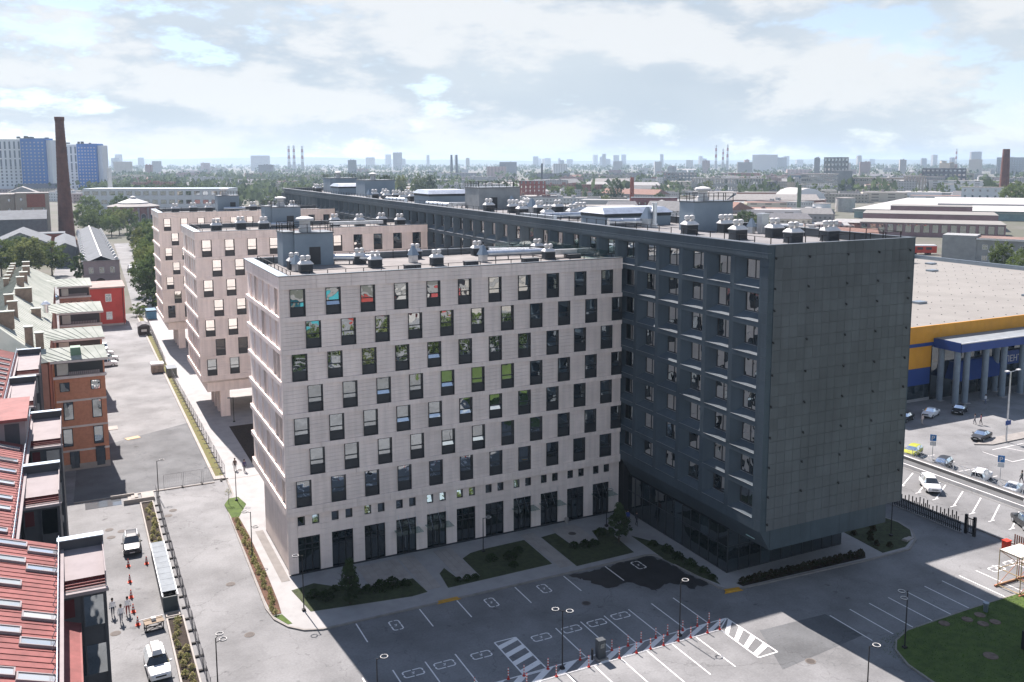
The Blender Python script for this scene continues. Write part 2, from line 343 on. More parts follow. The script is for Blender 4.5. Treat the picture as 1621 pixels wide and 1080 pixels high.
bed('lawn', [(-2.9,24.4),(-2.1,26.3),(-0.9,26.4),(-0.4,23.4),(-1.9,19.5),(-2.8,19.5)], 0.15, m_grass)
bed('planting_bed', [(-2.85,19.4),(-1.97,19.4),(-1.83,13),(-1.95,3),(-2.2,-4.7),(-2.4,-7.2),(-3.25,-7.2),(-3.3,-3.4),(-3.05,7.9)], 0.16, mat('bark_mulch', (0.11,0.06,0.04), 0.95, 0.3, 4, bump=0.6, bscale=20))
bed('lawn', [(-3.2,-7.4),(-2.4,-7.4),(-1.9,-9.6),(-2.3,-9.6)], 0.15, m_grass)
LBR = [(120,-36),(57.2,-35.9),(48.6,-36.1),(46.3,-36.9),(44.9,-38.1),(43.9,-40.3),(43.6,-43),(43.6,-90),(120,-90)]
bed('lawn', offset_in(LBR, 0.18), 0.13, m_grass)
kerb_ring('kerb', ccw(LBR), offset_in(LBR, 0.18), 0.14, m_kerb)
# grass blades as one uncountable mass on the front lawn, so that its edge is not a clean cut
def blades(name, n, region, h, m):
    b = MB()
    while n:
        p = region()
        if p is None: continue
        x, y = p; a = uni(0, 6.28); w = uni(.02,.05); t = uni(.5,1)*h; dx, dy = math.cos(a)*w, math.sin(a)*w
        b.quad((x-dx,y-dy,.12),(x+dx,y+dy,.12),(x+uni(-.05,.05),y+uni(-.05,.05),.14+t)); n -= 1
    struct(name, (b, m), kind='stuff', label='short green lawn grass beside the shaded parking bays')
def _rg():
    x, y = uni(43.7, 75), uni(-60, -36.1)
    if x < 46.5 and y > -38.5 and (x-46.5)**2/8+(y+38.5)**2/6 > 1: return None
    return x, y
blades('grass', 26000, _rg, 0.07, mat('grass_blade', (0.075,0.14,0.024), 0.9, 0.25, 2))
# ------------------------------------------------------------------ painted markings (thin sheets)
def line(b, x0, y0, x1, y1, w=0.12, z=0.014):
    d = Vector((x1-x0, y1-y0)).normalized(); n = Vector((-d.y, d.x))*w/2
    b.quad((x0-n.x,y0-n.y,z),(x1-n.x,y1-n.y,z),(x1+n.x,y1+n.y,z),(x0+n.x,y0+n.y,z))
b = MB()
for x in (3.5, 9.82, 13.74, 20.13, 25.8, 30.9): line(b, x, -12.1, x, -15.8)
for x in (-1.3, 1.4, 4.06, 7.0, 9.8, 19.9, 22.58, 25.15, 27.93, 30.6, 33.2): line(b, x, -21.2, x, -26.85)
for x in (1.4, 4.06, 7.0, 9.8, 14.5, 17.1, 19.84, 22.5, 25.25, 27.93, 30.6): line(b, x, -28.35, x, -33.85)
for i in range(14): line(b, 44.5+2.63*i, -30.8+0.04*i, 44.5+2.63*i, -35.95)
struct('bay_lines', (b, m_paint))
b = MB(); line(b, 0, -26.86, 35.3, -26.80, 0.14); line(b, 0, -28.3, 33.5, -28.22, 0.14)
def hatch(b, corners, n, w):
    # diagonal bars inside a quadrilateral a-b (one side) and d-c (other side)
    A, B, Cc, D = [Vector(c) for c in corners]
    for i in range(n):
        t = (i+0.1)/n; t2 = min(1, t+w); s = 0.55/n
        p = [A.lerp(B, t), A.lerp(B, t2), D.lerp(Cc, min(1, t2+s)), D.lerp(Cc, min(1, t+s))]
        b.quad(*[(q.x, q.y, 0.0145) for q in p])
hatch(b, ((0,-28.3),(33.5,-28.22),(35.3,-26.8),(0,-26.86)), 15, 0.03)
struct('centre_strip_hatching', (b, m_paint))
b = MB(); Q = ((13.72,-21),(13.75,-27),(15.95,-27),(15.85,-21))
for i in range(4): line(b, *Q[i], *Q[(i+1) % 4], w=0.14)
hatch(b, ((13.75,-26.9),(13.72,-21),(15.85,-21),(15.95,-26.9)), 4, 0.11)
struct('walkway_hatching', (b, m_paint))
b = MB(); Q = ((33.45,-28.2),(33.35,-33.6),(35.5,-33.6),(35.35,-26.8))
for i in range(4): line(b, *Q[i], *Q[(i+1) % 4], w=0.14)
hatch(b, ((33.4,-33.5),(33.5,-28.2),(35.35,-27.0),(35.5,-33.5)), 4, 0.10)
struct('corner_hatching', (b, m_paint))
# electric-vehicle bay symbols: rounded dashed frame with a plug mark
def symbol_mesh(w, h):
    b = MB(); z = 0.0
    def l(x0,y0,x1,y1,t=0.13): line(b, x0,y0,x1,y1,t,z)
    for s in (-1, 1):
        l(-w/2+.14, s*h/2, -.07, s*h/2); l(.07, s*h/2, w/2-.14, s*h/2); l(s*w/2, -h/2+.12, s*w/2, -.06); l(s*w/2, .06, s*w/2, h/2-.12)
        for t in (-1, 1): l(s*(w/2-.15), t*h/2, s*w/2, t*(h/2-.13))
    l(-.16,-.12,.02,-.12,.07); l(.02,-.12,.02,.1,.07); l(-.1,.1,.14,.1,.07); l(-.07,.1,-.07,.2,.05); l(.11,.1,.11,.2,.05)
    return b.mesh('symbol', m_paint)
sy1, sy2 = symbol_mesh(0.95, 1.75), symbol_mesh(1.75, 0.95)
for x, y in ((6.78,-14.04),(16.64,-13.99),(22.66,-13.7),(34.3,-13.4)): struct('bay_symbol', sy1, (x, y, 0.0155))
for x, y in ((5.5,-22.4),(8.37,-22.35),(11.83,-22.36),(17.96,-22.05),(21.16,-22.0),(23.85,-22.05),(26.57,-21.9),(67.9,-31.2),(70.6,-31.0)): struct('bay_symbol', sy2, (x, y, 0.0155))
# tactile yellow ramps
struct('yellow_ramp', (MB().quad((11.9,-11.55,.142),(14.0,-11.55,.142),(14.0,-11.92,.145),(11.9,-11.92,.145)).quad((11.7,-12.0,.02),(14.3,-12.0,.02),(14.0,-11.93,.14),(11.9,-11.93,.14)), m_yel))
struct('yellow_ramp', (MB().quad((38.75,-22.2,.142),(40.4,-22.45,.142),(40.3,-22.85,.142),(38.6,-22.6,.142)).quad((38.3,-22.85,.02),(40.5,-23.1,.02),(40.3,-22.86,.14),(38.6,-22.62,.14)), m_yel))
# manhole covers and stains
mh = MB().lathe([(0.36,0),(0.36,0.012),(0.30,0.012)], 18).mesh('manhole_cover', mat('cast_iron', (0.075,0.065,0.06), 0.7))
mhr = MB().lathe([(0.47,0),(0.47,0.011),(0.3,0.011)], 18).mesh('patch', mat('manhole_surround', (0.15,0.135,0.122), 0.9))
for i, (x, y, l) in enumerate(((36.99,-36.07,'round manhole cover on the sunlit asphalt patch'),(-5.83,-9.68,'round manhole cover nearest the kerb corner of the driveway'),(-5.74,1.6,'round manhole cover on the driveway beside the planted strip'),(-16.85,-3.92,'round manhole cover on the street behind the three walkers'),(-16.3,22.5,'manhole cover nearest the dark parked car'),(-15.0,21.4,'manhole cover beside the dark parked car'),(-16.2,20.0,'lower one of three manhole covers by the dark car'),(-9.6,24.0,'manhole cover on the driveway beside the lamp post'),(-8.9,25.6,'upper manhole cover on the driveway near the fence end'),(24.9,-18.3,'round manhole cover in the shaded aisle'),(31.9,-3.2,'brown manhole cover on the paved platform'))):
    t = thing('manhole_cover', l, 'manhole', (x, y, 0.013 if i < 10 else 0.152)); ob('surround', mhr, t, (0,0,0)); ob('lid', mh, t, (0,0,0.004))
for i, (x, y) in enumerate(((52.73,-36.9),(55.32,-37.35),(55.92,-38.57),(57.14,-37.31),(57.24,-38.84),(51.51,-42.63))):
    thing('well_cover', ('round concrete well cover nearest the parking kerb','second round well cover along the lawn edge','round well cover in the middle of the lawn cluster','round well cover beside the grey vent stub','round well cover farthest into the lawn cluster','large lone round well cover on the dark lawn')[i], 'well cover', (x, y, 0.13), mesh=MB().lathe([(0.5 if i < 5 else .62,0),(0.5 if i < 5 else .62,0.05),(0.45,0.07)], 20).mesh('well_cover', mat('well_concrete', (0.17,0.13,0.105), 0.9, 0.2, 3)))
# ------------------------------------------------------------------ the pale wings
ZT, ZOV, FP, WH, WW, PIT = 31.74, 6.65, 3.335, 2.82, 1.55, 3.658
def row_top(k): return 30.37-FP*k
def planks(b, corners, z0, z1, n, gap=0.016, m=0):
    h = (z1-z0)/n
    for i in range(n): b.prism(corners, z0+i*h+gap/2, z0+(i+1)*h-gap/2, m, bottom=True)
_PM = {}
def pier_mesh(w):
    k = ('p', round(w, 2))
    if k not in _PM:
        b = MB(); planks(b, [(0,0.015),(w,0.17),(w,0.385),(0,0.385)], 0, WH, 7); _PM[k] = b.mesh('pier', m_pale)
    return _PM[k]
def band_mesh(w, h, n=1):
    k = ('b', round(w, 2), round(h, 2))
    if k not in _PM:
        b = MB(); planks(b, [(0.012,-0.02),(w-0.012,-0.02),(w-0.012,0.385),(0.012,0.385)], 0, h, n); _PM[k] = b.mesh('band', m_pale)
    return _PM[k]
def side_seg_mesh(w):          # west face: local y runs along the face, x is outwards (-)
    k = ('s', round(w, 2))
    if k not in _PM:
        b = MB(); planks(b, [(0.02,0.0),(0.16,w),(0.385,w),(0.385,0.0)][::-1], 0, WH, 7); _PM[k] = b.mesh('side_panel', m_pale)
    return _PM[k]
def side_band_mesh(w, h, n=1):
    k = ('sb', round(w, 2), round(h, 2))
    if k not in _PM:
        b = MB(); planks(b, [(-0.02,0.012),(-0.02,w-0.012),(0.385,w-0.012),(0.385,0.012)], 0, h, n); _PM[k] = b.mesh('side_band', m_pale)
    return _PM[k]
b = MB()                                                    # window frame, origin bottom left at the face
b.box(0,0.05,0.0,0.34,0,WH); b.box(WW-0.09,WW,0.0,0.34,0,WH); b.box(0.05,WW-0.09,0.02,0.34,WH-0.06,WH); b.box(0.05,WW-0.09,0.0,0.34,0,0.05)
for z0, z1 in ((0.92,0.98),(1.40,1.48)): b.box(0.05,WW-0.09,0.20,0.34,z0,z1)
b.box(0.05,0.10,0.22,0.34,0.98,2.76)
FRAME = b.mesh('window', m_frame)
PANE_U = MB().box(0.10,WW-0.09,0.29,0.335,1.48,WH-0.06).mesh('pane', m_glass)
PANE_L = MB().box(0.10,WW-0.09,0.29,0.335,0.98,1.40).mesh('pane', m_glass)
PANE_T = MB().quad((0.10,0.14,1.0),(WW-0.09,0.14,1.0),(WW-0.09,0.30,1.395),(0.10,0.30,1.395)).quad((0.10,0.30,1.395),(WW-0.09,0.30,1.395),(WW-0.09,0.335,1.395),(0.10,0.335,1.395)).mesh('tilted_sash', glass_mat('sash_glass', refl=0.75))
SPAN = MB().box(0.05,WW-0.09,0.16,0.34,0.05,0.92).mesh('spandrel_panel', m_spand)
def window(parent, x, z, tilt=False, w=None):
    f = ob('window', FRAME, parent, (x, 0, z), sc=(w/WW,1,1) if w else None)
    q = ob('pane', PANE_U, f); q.rotation_euler = (random.gauss(0,.004), 0, random.gauss(0,.004))
    ob('tilted_sash', PANE_T, f) if tilt else ob('pane', PANE_L, f); ob('spandrel_panel', SPAN, f)
    return f
SWINM = MB().box(0.02,0.375,-.01,0.05,0,WH).box(0.02,0.375,1.35,1.41,0,WH).mesh('side_window', m_pale)
SPANE = MB().box(0.34,0.375,0.05,1.35,0,WH).mesh('pane', m_glass)
TILT1 = {(0,1),(2,4),(3,2),(3,4),(4,3),(4,4),(4,5),(4,6),(5,4),(5,5)}

def railing_mesh(pts, h=1.1, step=1.9, r=0.034, mid=True):
    b = MB()
    for p, q in zip(pts, pts[1:]):
        p, q = Vector(p), Vector(q); n = max(1, round((q-p).length/step))
        for i in range(n+1):
            a = p.lerp(q, i/n); b.box(a.x-r, a.x+r, a.y-r, a.y+r, a.z, a.z+h)
        for z in ((h-0.02, h*0.55) if mid else (h-0.02,)): b.tube(p+Vector((0,0,z)), q+Vector((0,0,z)), r*0.9, n=4)
    return b.mesh('railing', m_black)

def pale_wing(label, X0, Y0, L, depth, visible, front=False, tilts=()):
    t = thing('office_wing', label, 'building', (X0, Y0, 0), group='pale office wings')
    core = MB().box(0.38,L-0.02,0.38,depth,ZOV,31.0,0,skip='t' ).quad((0.9,0.38,31.0),(L-.02,0.38,31.0),(L-.02,depth,31.0),(0.9,depth,31.0),m=1)
    ob('core_wall', core.mesh('core_wall', [m_palej, m_roof]), t)
    # bands and parapet cladding
    nb = round(L/PIT); bw = L/nb
    for i in range(nb):
        for k in range(6): ob('band', band_mesh(bw, FP-WH), t, (i*bw, 0, row_top(k+1)))
        ob('band', band_mesh(bw, row_top(6)-WH-ZOV, 2), t, (i*bw, 0, ZOV))
        ob('parapet_panel', band_mesh(bw, ZT-0.05-row_top(0), 3), t, (i*bw, 0, row_top(0)))
    # windows and piers
    for k in range(7):
        x0 = 0.98 if k % 2 == 0 else 2.49
        z = row_top(k)-WH; edge = 0.0
        for c in range(11):
            x = x0+PIT*c; w = min(WW, L-x)
            if w < 0.4: break
            wp = x-edge
            if visible(k, c):
                ob('pier', pier_mesh(wp), t, (edge, 0, z))
                window(t, x, z, (k, c) in tilts, w if w < WW else None)
                edge = x+w
            else: break
        if L-edge > 0.1:
            n = max(1, round((L-edge)/PIT)); w = (L-edge)/n
            for i in range(n): ob('pier', pier_mesh(w), t, (edge+i*w, 0, z))
    # west side
    for k in range(7):
        z = row_top(k)-WH
        wins = ([1.6,12.7],[9.0],[1.4,3.3],[9.0],[1.4,3.3],[8.6],[1.2])[k]
        ys = [0.02]
        for y in wins: ys += [y, y+1.4]
        ys.append(depth)
        for a, e in zip(ys[0::2], ys[1::2]):
            n = max(1, round((e-a)/3.4)); w = (e-a)/n
            if e-a < 0.08: continue
            for i in range(n): ob('side_panel', side_seg_mesh(w), t, (0, a+i*w, z))
        for y in wins:
            f = ob('side_window', SWINM, t, (0, y, z)); ob('pane', SPANE, f)
    ns = 4; sw = (depth-0.4)/ns
    for i in range(ns):
        for k in range(6): ob('side_band', side_band_mesh(sw, FP-WH), t, (-0.10, 0.39+i*sw, row_top(k+1)))
        ob('side_band', side_band_mesh(sw, row_top(6)-WH-ZOV, 2), t, (-0.10, 0.39+i*sw, ZOV))
        ob('side_band', side_band_mesh(sw, ZT-0.05-row_top(0), 3), t, (-0.06, 0.39+i*sw, row_top(0)))
    ob('corner_trim', (MB().box(-0.10,0.0,-0.02,0.39,ZOV,ZT-0.05), m_pale), t)
    ob('rear_wall', (MB().box(0.38,L-0.02,depth,depth+0.3,ZOV,ZT-0.05), m_pale), t)
    # parapet and coping
    ob('coping', (MB().box(-0.14,L,-0.07,0.42,ZT-0.048,ZT+0.03).box(-0.14,L,depth-0.1,depth+0.36,ZT-0.048,ZT+0.03), m_cop), t)
    ob('coping_sheet', (MB().box(-0.16,0.95,0.425,depth-0.105,ZT-0.046,ZT+0.035), m_copl), t)
    ob('parapet', (MB().box(0.385,0.9,0.385,depth,31.0,ZT-0.05).box(0.9,L-.02,0.385,0.42,31.0,ZT-0.05).box(0.9,L-.02,depth-0.09,depth-0.002,31.0,ZT-0.05), m_cop), t)
    ob('railing', railing_mesh([(L-2,depth-0.9,31),(1.3,depth-0.9,31),(1.3,0.9,31),(L-1,0.9,31)]), t)
    return t

# nearest wing, with shopfronts
L1, DEP = 40.44, 19.3
w1 = pale_wing('nearest pale stone-clad office wing with glazed shopfronts at street level', 0, 0, L1, DEP, lambda k, c: True, tilts=TILT1)
def ground_floor(t):
    y0 = 0.30
    ob('ground_core', (MB().box(0.3,L1-.02,y0+0.42,DEP-5.4,0.0,ZOV-0.003), m_palej), t)
    ob('soffit', (MB().box(0.0,L1,0.0,DEP,ZOV-0.06,ZOV-0.004), m_pale), t)
    b = MB(); planks(b, [(0,y0),(1.0,y0),(1.0,y0+.4),(0,y0+.4)], 0.3, ZOV-0.07, 10); first = b.mesh('pillar', m_pale)
    b = MB(); planks(b, [(0,y0),(1.27,y0),(1.27,y0+.4),(0,y0+.4)], 0.3, ZOV-0.07, 10); pil = b.mesh('pillar', m_pale)
    b = MB()                                                # panel over the shopfront with two openings
    planks(b, [(0,y0),(2.3,y0),(2.3,y0+.4),(0,y0+.4)], 4.16, 5.43, 2)
    for a, e in ((0,0.02),(0.78,1.52),(2.28,2.3)): planks(b, [(a,y0),(e,y0),(e,y0+.4),(a,y0+.4)], 5.43, 6.42, 2)
    b.box(0,2.3,y0,y0+.4,6.42,ZOV-0.07); over = b.mesh('lintel_panel', m_pale)
    sw = MB().box(0,0.76,y0+.1,y0+.38,0,0.06).box(0,0.76,y0+.1,y0+.38,.93,.99).box(0,.06,y0+.1,y0+.38,.06,.93).box(.70,.76,y0+.02,y0+.38,.06,.93).mesh('small_window', m_frame)
    sp = MB().box(.06,.70,y0+.3,y0+.37,.06,.93).mesh('pane', m_glass)
    st = MB().quad((.06,y0+.18,.08),(.70,y0+.18,.08),(.70,y0+.36,.9),(.06,y0+.36,.9)).mesh('tilted_sash', glass_mat('sash_glass'))
    fr = MB()
    for x in (0,0.74,1.5,2.24): fr.box(x,x+.06,y0+.12,y0+.34,0,3.98)
    for z in (0,2.55,3.1,3.92): fr.box(.06,2.24,y0+.14,y0+.34,z,z+.06)
    frm = fr.mesh('shopfront', m_frame)
    gp = [MB().box(x+.06,x+.72 if i < 2 else x+.74,y0+.26,y0+.31,a+.06,e).mesh('pane', m_glassd) for i, x in enumerate((0,.74,1.5)) for a, e in ((0,2.55),(2.55,3.1),(3.1,3.92))]
    can = MB().box(-.25,2.6,-1.35,y0-.02,2.98,3.02); cang = can.mesh('canopy_glass', clear_glass('canopy_glass', (0.62,0.74,0.74), 0.22))
    rod = MB()
    for x in (.2, 1.2, 2.15): rod.tube((x,-1.1,3.03),(x,y0-.01,4.75),.014,n=4)
    rodm = rod.mesh('canopy_rods', m_metal)
    hd = MB().box(0.98,1.01,y0+.02,y0+.05,.7,2.0).mesh('door_handle', m_metal)
    ob('pillar', first, t)
    for k in range(11):
        x = 1.03+3.572*k; z = 0.135
        ob('pillar', pil, t, (x+2.3, 0, 0)); ob('lintel_panel', over, t, (x, 0, 0))
        s = ob('shopfront', frm, t, (x, 0, z))
        for g in gp: ob('pane', g, s)
        if k in (3,4,7,8,10):
            c = ob('canopy', rodm, t, (x, 0, 0)); ob('canopy_glass', cang, c); ob('door_handle', hd, s)
        for j, dx in enumerate((0.02, 1.52)):
            f = ob('small_window', sw, t, (x+dx, 0, 5.43)); ob('tilted_sash' if (k, j) in ((0,1),(2,0),(4,0),(4,1),(5,0),(5,1),(7,0)) else 'pane', st if (k, j) in ((0,1),(2,0),(4,0),(4,1),(5,0),(5,1),(7,0)) else sp, f)
    xe = 1.03+3.572*10+2.3+1.27
    if L1-xe > .05: ob('pillar', (MB().box(xe,L1,y0,y0+.4,.3,ZOV-.07), m_pale), t)
    ob('plinth', (MB().box(0.25,L1,y0-.02,y0+.015,.1,.30).box(0.22,0.30,y0,DEP-5.5,.1,.30), m_frame), t)
    b = MB(); planks(b, [(0.28,y0+.42),(0.28,DEP-5.5),(0.0+.30,DEP-5.5),(0.30,y0+.42)], .3, ZOV-.07, 1)
    n = 5; w = (DEP-5.5-y0-.42)/n
    sg = MB(); planks(sg, [(0.20,0.01),(0.20,w-.01),(0.32,w-.01),(0.32,0.01)], .3, ZOV-.07, 5); sgm = sg.mesh('side_wall_panel', m_pale)
    for i in range(n): ob('side_wall_panel', sgm, t, (0, y0+.42+i*w, 0))
ground_floor(w1)
# the two wings behind stand on legs
def under(t, L, dep):
    ob('lower_box', (MB().box(0.9,L,0.8,dep-1.5,4.6,ZOV-.003), m_pale), t)
    ob('soffit_slope', (MB().quad((0.0,0.0,ZOV-.004),(L,0.0,ZOV-.004),(L,0.8,ZOV-.5),(0.9,0.8,ZOV-.5)).quad((0,0,ZOV-.004),(0.9,0.8,ZOV-.5),(0.9,dep,ZOV-.5),(0,dep,ZOV-.004)), m_pale), t)
    cm = MB(); planks(cm, [(0,0),(1.5,0),(1.5,1.1),(0,1.1)], 0, 4.597, 6); cm = cm.mesh('column', m_pale)
    for y in (1.0, 4.6, 8.2, 11.8): ob('column', cm, t, (3.0, y, 0))
    for x in (12, 20, 28, 36): ob('column', cm, t, (x, 1.2, 0)); ob('column', cm, t, (x, dep-4, 0))
w2 = pale_wing('middle pale office wing raised on columns behind the nearest one', 0, 65.7, L1, 19.1, lambda k, c: k == 0 or c < (6 if k < 2 else 4))
under(w2, L1, 19.1)
w3 = pale_wing('farthest pale office wing raised on columns near the green trees', 0, 129.9, L1, 19.1, lambda k, c: k == 0 or c < 3)
under(w3, L1, 19.1)
# ------------------------------------------------------------------ the long dark block
DX, DW, DY0, DY1, DZ, DE = 40.45, 19.41, -25.27, 191.5, 35.24, 6.93
dk = thing('dark_office_block', 'long dark grey office block with coffered windows and a blank tiled end', 'building', (DX, 0, 0))
CP, RP = 4.30, 3.28
cof = MB()                          # one coffer: local y 0..4.3 along the face, x depth, z 0..3.28 ; opening y .3-4.0, z .33-3.09
oy0, oy1, oz0, oz1 = 0.30, 4.00, 0.33, 3.09
wy0, wy1, wz0, wz1, wd = 1.0, 2.9, 1.10, 2.98, 0.62
G_ = 0.012
cof.box(0,0.7,G_,oy0,0,RP); cof.box(0,0.7,oy1,CP-G_,0,RP); cof.box(0.0,0.7,oy0,oy1,0,oz0); cof.box(0,0.7,oy0,oy1,oz1,RP)
O = [(0,oy0,oz0),(0,oy1,oz0),(0,oy1,oz1),(0,oy0,oz1)]; I = [(wd,wy0,wz0),(wd,wy1,wz0),(wd,wy1,wz1),(wd,wy0,wz1)]
for i in range(4): j = (i+1) % 4; cof.quad(O[j], O[i], I[i], I[j])
for i in range(4): j = (i+1) % 4; a, c = I[i], I[j]; cof.quad(c, a, (wd+.25, a[1], a[2]), (wd+.25, c[1], c[2]))
COF = cof.mesh('coffer', m_dark)
dwf = MB(); X_ = wd+.04
for a, e in ((wy0,wy0+.07),(wy0+.62,wy0+.69),(wy1-.07,wy1)): dwf.box(X_,X_+.1,a,e,wz0,wz1)
dwf.box(X_,X_+.1,wy0+.07,wy1-.07,wz0,wz0+.07); dwf.box(X_,X_+.1,wy0+.07,wy1-.07,wz1-.07,wz1)
DWF = dwf.mesh('window', m_frame)
DP1 = MB().box(X_+.05,X_+.08,wy0+.07,wy0+.62,wz0+.07,wz1-.07).mesh('pane', m_glass)
DP2 = MB().box(X_+.05,X_+.08,wy0+.69,wy1-.07,wz0+.07,wz1-.07).mesh('pane', m_glass)
SIL1 = MB().box(-.02,.02,oy0+.02,oy1-.02,oz0-.01,oz0+.022).mesh('sill', m_sill)
SIL2 = MB().box(wd-.07,wd+.03,wy0-.03,wy1+.03,wz0-.04,wz0+.0).mesh('sill', m_sill)
yk = lambda k: -24.31+CP*k
NK = int((DY1-1.2-yk(0))/CP); NR = 8; ZC = 33.74+0.19
def in_wing(y): return any(a-1 < y < a+19.3 for a in (0, 65.7, 129.9))
flatb = MB()
for k in range(NK):
    y = yk(k); w = in_wing(y+2)
    for r_ in range(NR):
        z = ZC-RP*(r_+1)
        vis = (k <= 6) or (r_ == 0) or (not w and (r_ < 5 if y < 66 else r_ < 2))
        if not vis: flatb.box(0.0,0.7,y+G_,y+CP-G_,z+.005,z+RP-.005); continue
        c = ob('coffer', COF, dk, (0, y, z))
        f = ob('window', DWF, dk, (0, y, z)); ob('sill', SIL1, c)
        if y < 70 or r_ == 0: ob('sill', SIL2, c)
        # panes sit under the window
        ob('pane', DP1, f); ob('pane', DP2, f)
o = ob('rear_cladding', flatb.mesh('rear_cladding', m_dark), dk); o['kind'] = 'stuff'
ye = yk(NK)
# corner piers, cornice, plain bottom band
b = MB()
for i in range(26):
    z = DE+i*1.0885; b.box(0,0.68,-24.32-.93,-24.32,z+.006,z+1.0825)
ob('corner_pier', b.mesh('corner_pier', m_dark), dk)
ob('corner_pier', (MB().box(0,0.68,ye,DY1,DE,33.9), m_dark), dk)
zb = ZC-RP*NR
n = 50; w = (ye+24.31)/n
bb = MB().box(0,0.68,.01,w-.01,DE,zb-.006).mesh('base_band', m_dark)
cb = MB().box(-.12,0.68,.006,w-.006,33.945,34.44).mesh('cornice_panel', m_dark)
ct = MB().box(-.10,0.68,.006,w-.006,34.46,DZ-.05).mesh('cornice_panel', m_dark)
for i in range(n):
    y = -24.31+i*w; ob('base_band', bb, dk, (0, y, 0)); ob('cornice_panel', cb, dk, (0, y, 0)); ob('cornice_panel', ct, dk, (0, y, 0))
ob('cornice_end', (MB().box(-.12,0.68,-25.26,-24.32,33.945,34.44).box(-.10,0.68,-25.26,-24.32,34.46,DZ-.05), m_dark), dk)
ob('cornice_line', (MB().box(-.13,.3,-25.27,ye,34.442,34.458), m_copl), dk)
ob('coping', (MB().box(-.16,.7,DY0-.05,DY1,DZ-.048,DZ+.02).box(.7,DW+.08,DY0-.05,DY0+.45,DZ-.048,DZ+.02).box(DW-.5,DW+.08,DY0+.45,DY1,DZ-.048,DZ+.02).box(.7,DW-.5,DY1-.5,DY1,DZ-.048,DZ+.02), m_cop), dk)
ob('core_wall', (MB().box(.95,DW-.10,DY0+.12,DY1-.05,DE,34.3,0,skip='t').quad((.7,DY0+.1,34.3),(DW-.1,DY0+.1,34.3),(DW-.1,DY1-.1,34.3),(.7,DY1-.1,34.3),m=1).mesh('core_wall', [m_darkj, m_roofd])), dk)
ob('parapet', (MB().box(.42,.698,DY0+.12,DY1-.1,34.3,DZ-.05).box(.7,DW-.1,DY0+.12,DY0+.4,34.3,DZ-.05).box(DW-.4,DW-.1,DY0+.4,DY1-.1,34.3,DZ-.05).box(.7,DW-.4,DY1-.4,DY1-.1,34.3,DZ-.05), m_cop), dk)
# east face: plain panels, hidden side
ob('east_wall', (MB().box(DW-.098,DW,DY0+.01,DY1,DE,DZ-.05), m_dark), dk)
# blank end wall of tiles: 18 columns, 25 rows
NC, NRW = 18, 25; pw = (DW-.80)/NC; ph = (DZ-.05-DE)/NRW
tile = MB().box(.010,pw-.010,DY0-.02,DY0+.11,.010,ph-.010).mesh('end_panel', mat('end_cladding', (0.098,0.111,0.121), 0.6, 0.12, 0.15, spec=0.35, rand=0.09, streak=.12))
low = MB()
for i in range(NC):
    for j in range(NRW):
        x, z = .70+i*pw, DE+(NRW-1-j)*ph
        if j < 16: ob('end_panel', tile, dk, (x, 0, z))
        else: low.box(x+.014,x+pw-.014,DY0-.02,DY0+.11,z+.014,z+ph-.014)
o = ob('lower_end_panels', low.mesh('lower_end_panels', _MC['end_cladding']), dk); o['kind'] = 'stuff'
ob('end_trim', (MB().box(.682,.698,DY0-.03,DY0+.1,DE,DZ-.05), m_dark), dk); ob('end_trim', (MB().box(DW-.1,DW+.02,DY0-.03,DY0+.009,DE,DZ-.05), m_dark), dk)
lamp = MB().box(-.10,.10,-.10,.0,-.04,.05).frustum(-.03,.03,-.2,-.07,-.16,-.07,.07,-.15,0,-.04).mesh('facade_light', m_black)
for x in (.78, 5.0, 10.05, 14.3, 18.7):
    for z in (34.0,31.1,29.0,25.9,22.7,19.6,16.5,13.5,10.5,7.7):
        if (x > 4 and z < 8) : continue
        ob('facade_light', lamp, dk, (x, DY0-.02, z))
# recessed base: sloping fascia, lower box, glass
gx0, gx1, gy = 0.9, 17.25, -19.35
ob('sloping_fascia', (MB().quad((0.02,DY0+.0,DE-.004),(0.02,-.35,DE-.004),(1.3,-.35,4.87),(1.3,DY0+.05,4.87)).quad((0.02,DY0,DE-.004),(1.3,DY0+.05,4.87),(1.3,DY0+.05,DE-.004)), m_dark), dk)
b = MB(); nn = 12; w = (gx1-1.34)/nn
for i in range(nn): b.box(1.34+i*w+.008,1.34+(i+1)*w-.008,DY0+.04,-18.6,4.87,DE-.006)
ob('lower_box', b.mesh('lower_box', m_dark), dk)
ob('soffit', (MB().box(1.34,DW-.1,-18.6,-.3,4.87,DE-.006), m_darkj), dk)
gf, pan = MB(), []
b = MB()
ng = 12; wg = (-.4-gy)/ng
glass_w = MB().box(gx0+.05,gx0+.08,.04,wg-.04,.2,2.9).mesh('pane', m_glassd); glass_w2 = MB().box(gx0+.05,gx0+.08,.04,wg-.04,2.98,4.87).mesh('pane', m_glassd)
frw = MB().box(gx0,gx0+.12,-.04,.04,.12,4.87).box(gx0+.01,gx0+.1,.04,wg-.04,2.9,2.98).box(gx0+.01,gx0+.1,.04,wg-.04,.12,.2).mesh('mullion', m_frame)
for i in range(ng):
    f = ob('glass_bay', frw, dk, (0, gy+i*wg, 0)); ob('pane', glass_w, f); ob('pane', glass_w2, f)
ns_ = 11; wsx = (gx1-gx0)/ns_
glass_s = MB().box(.04,wsx-.04,gy+.05,gy+.08,.2,2.9).mesh('pane', m_glassd); glass_s2 = MB().box(.04,wsx-.04,gy+.05,gy+.08,2.98,4.87).mesh('pane', m_glassd)
frs = MB().box(-.04,.04,gy-.002,gy+.12,.12,4.87).box(.04,wsx-.04,gy+.01,gy+.1,2.9,2.98).box(.04,wsx-.04,gy+.01,gy+.1,.12,.2).mesh('mullion', m_frame)
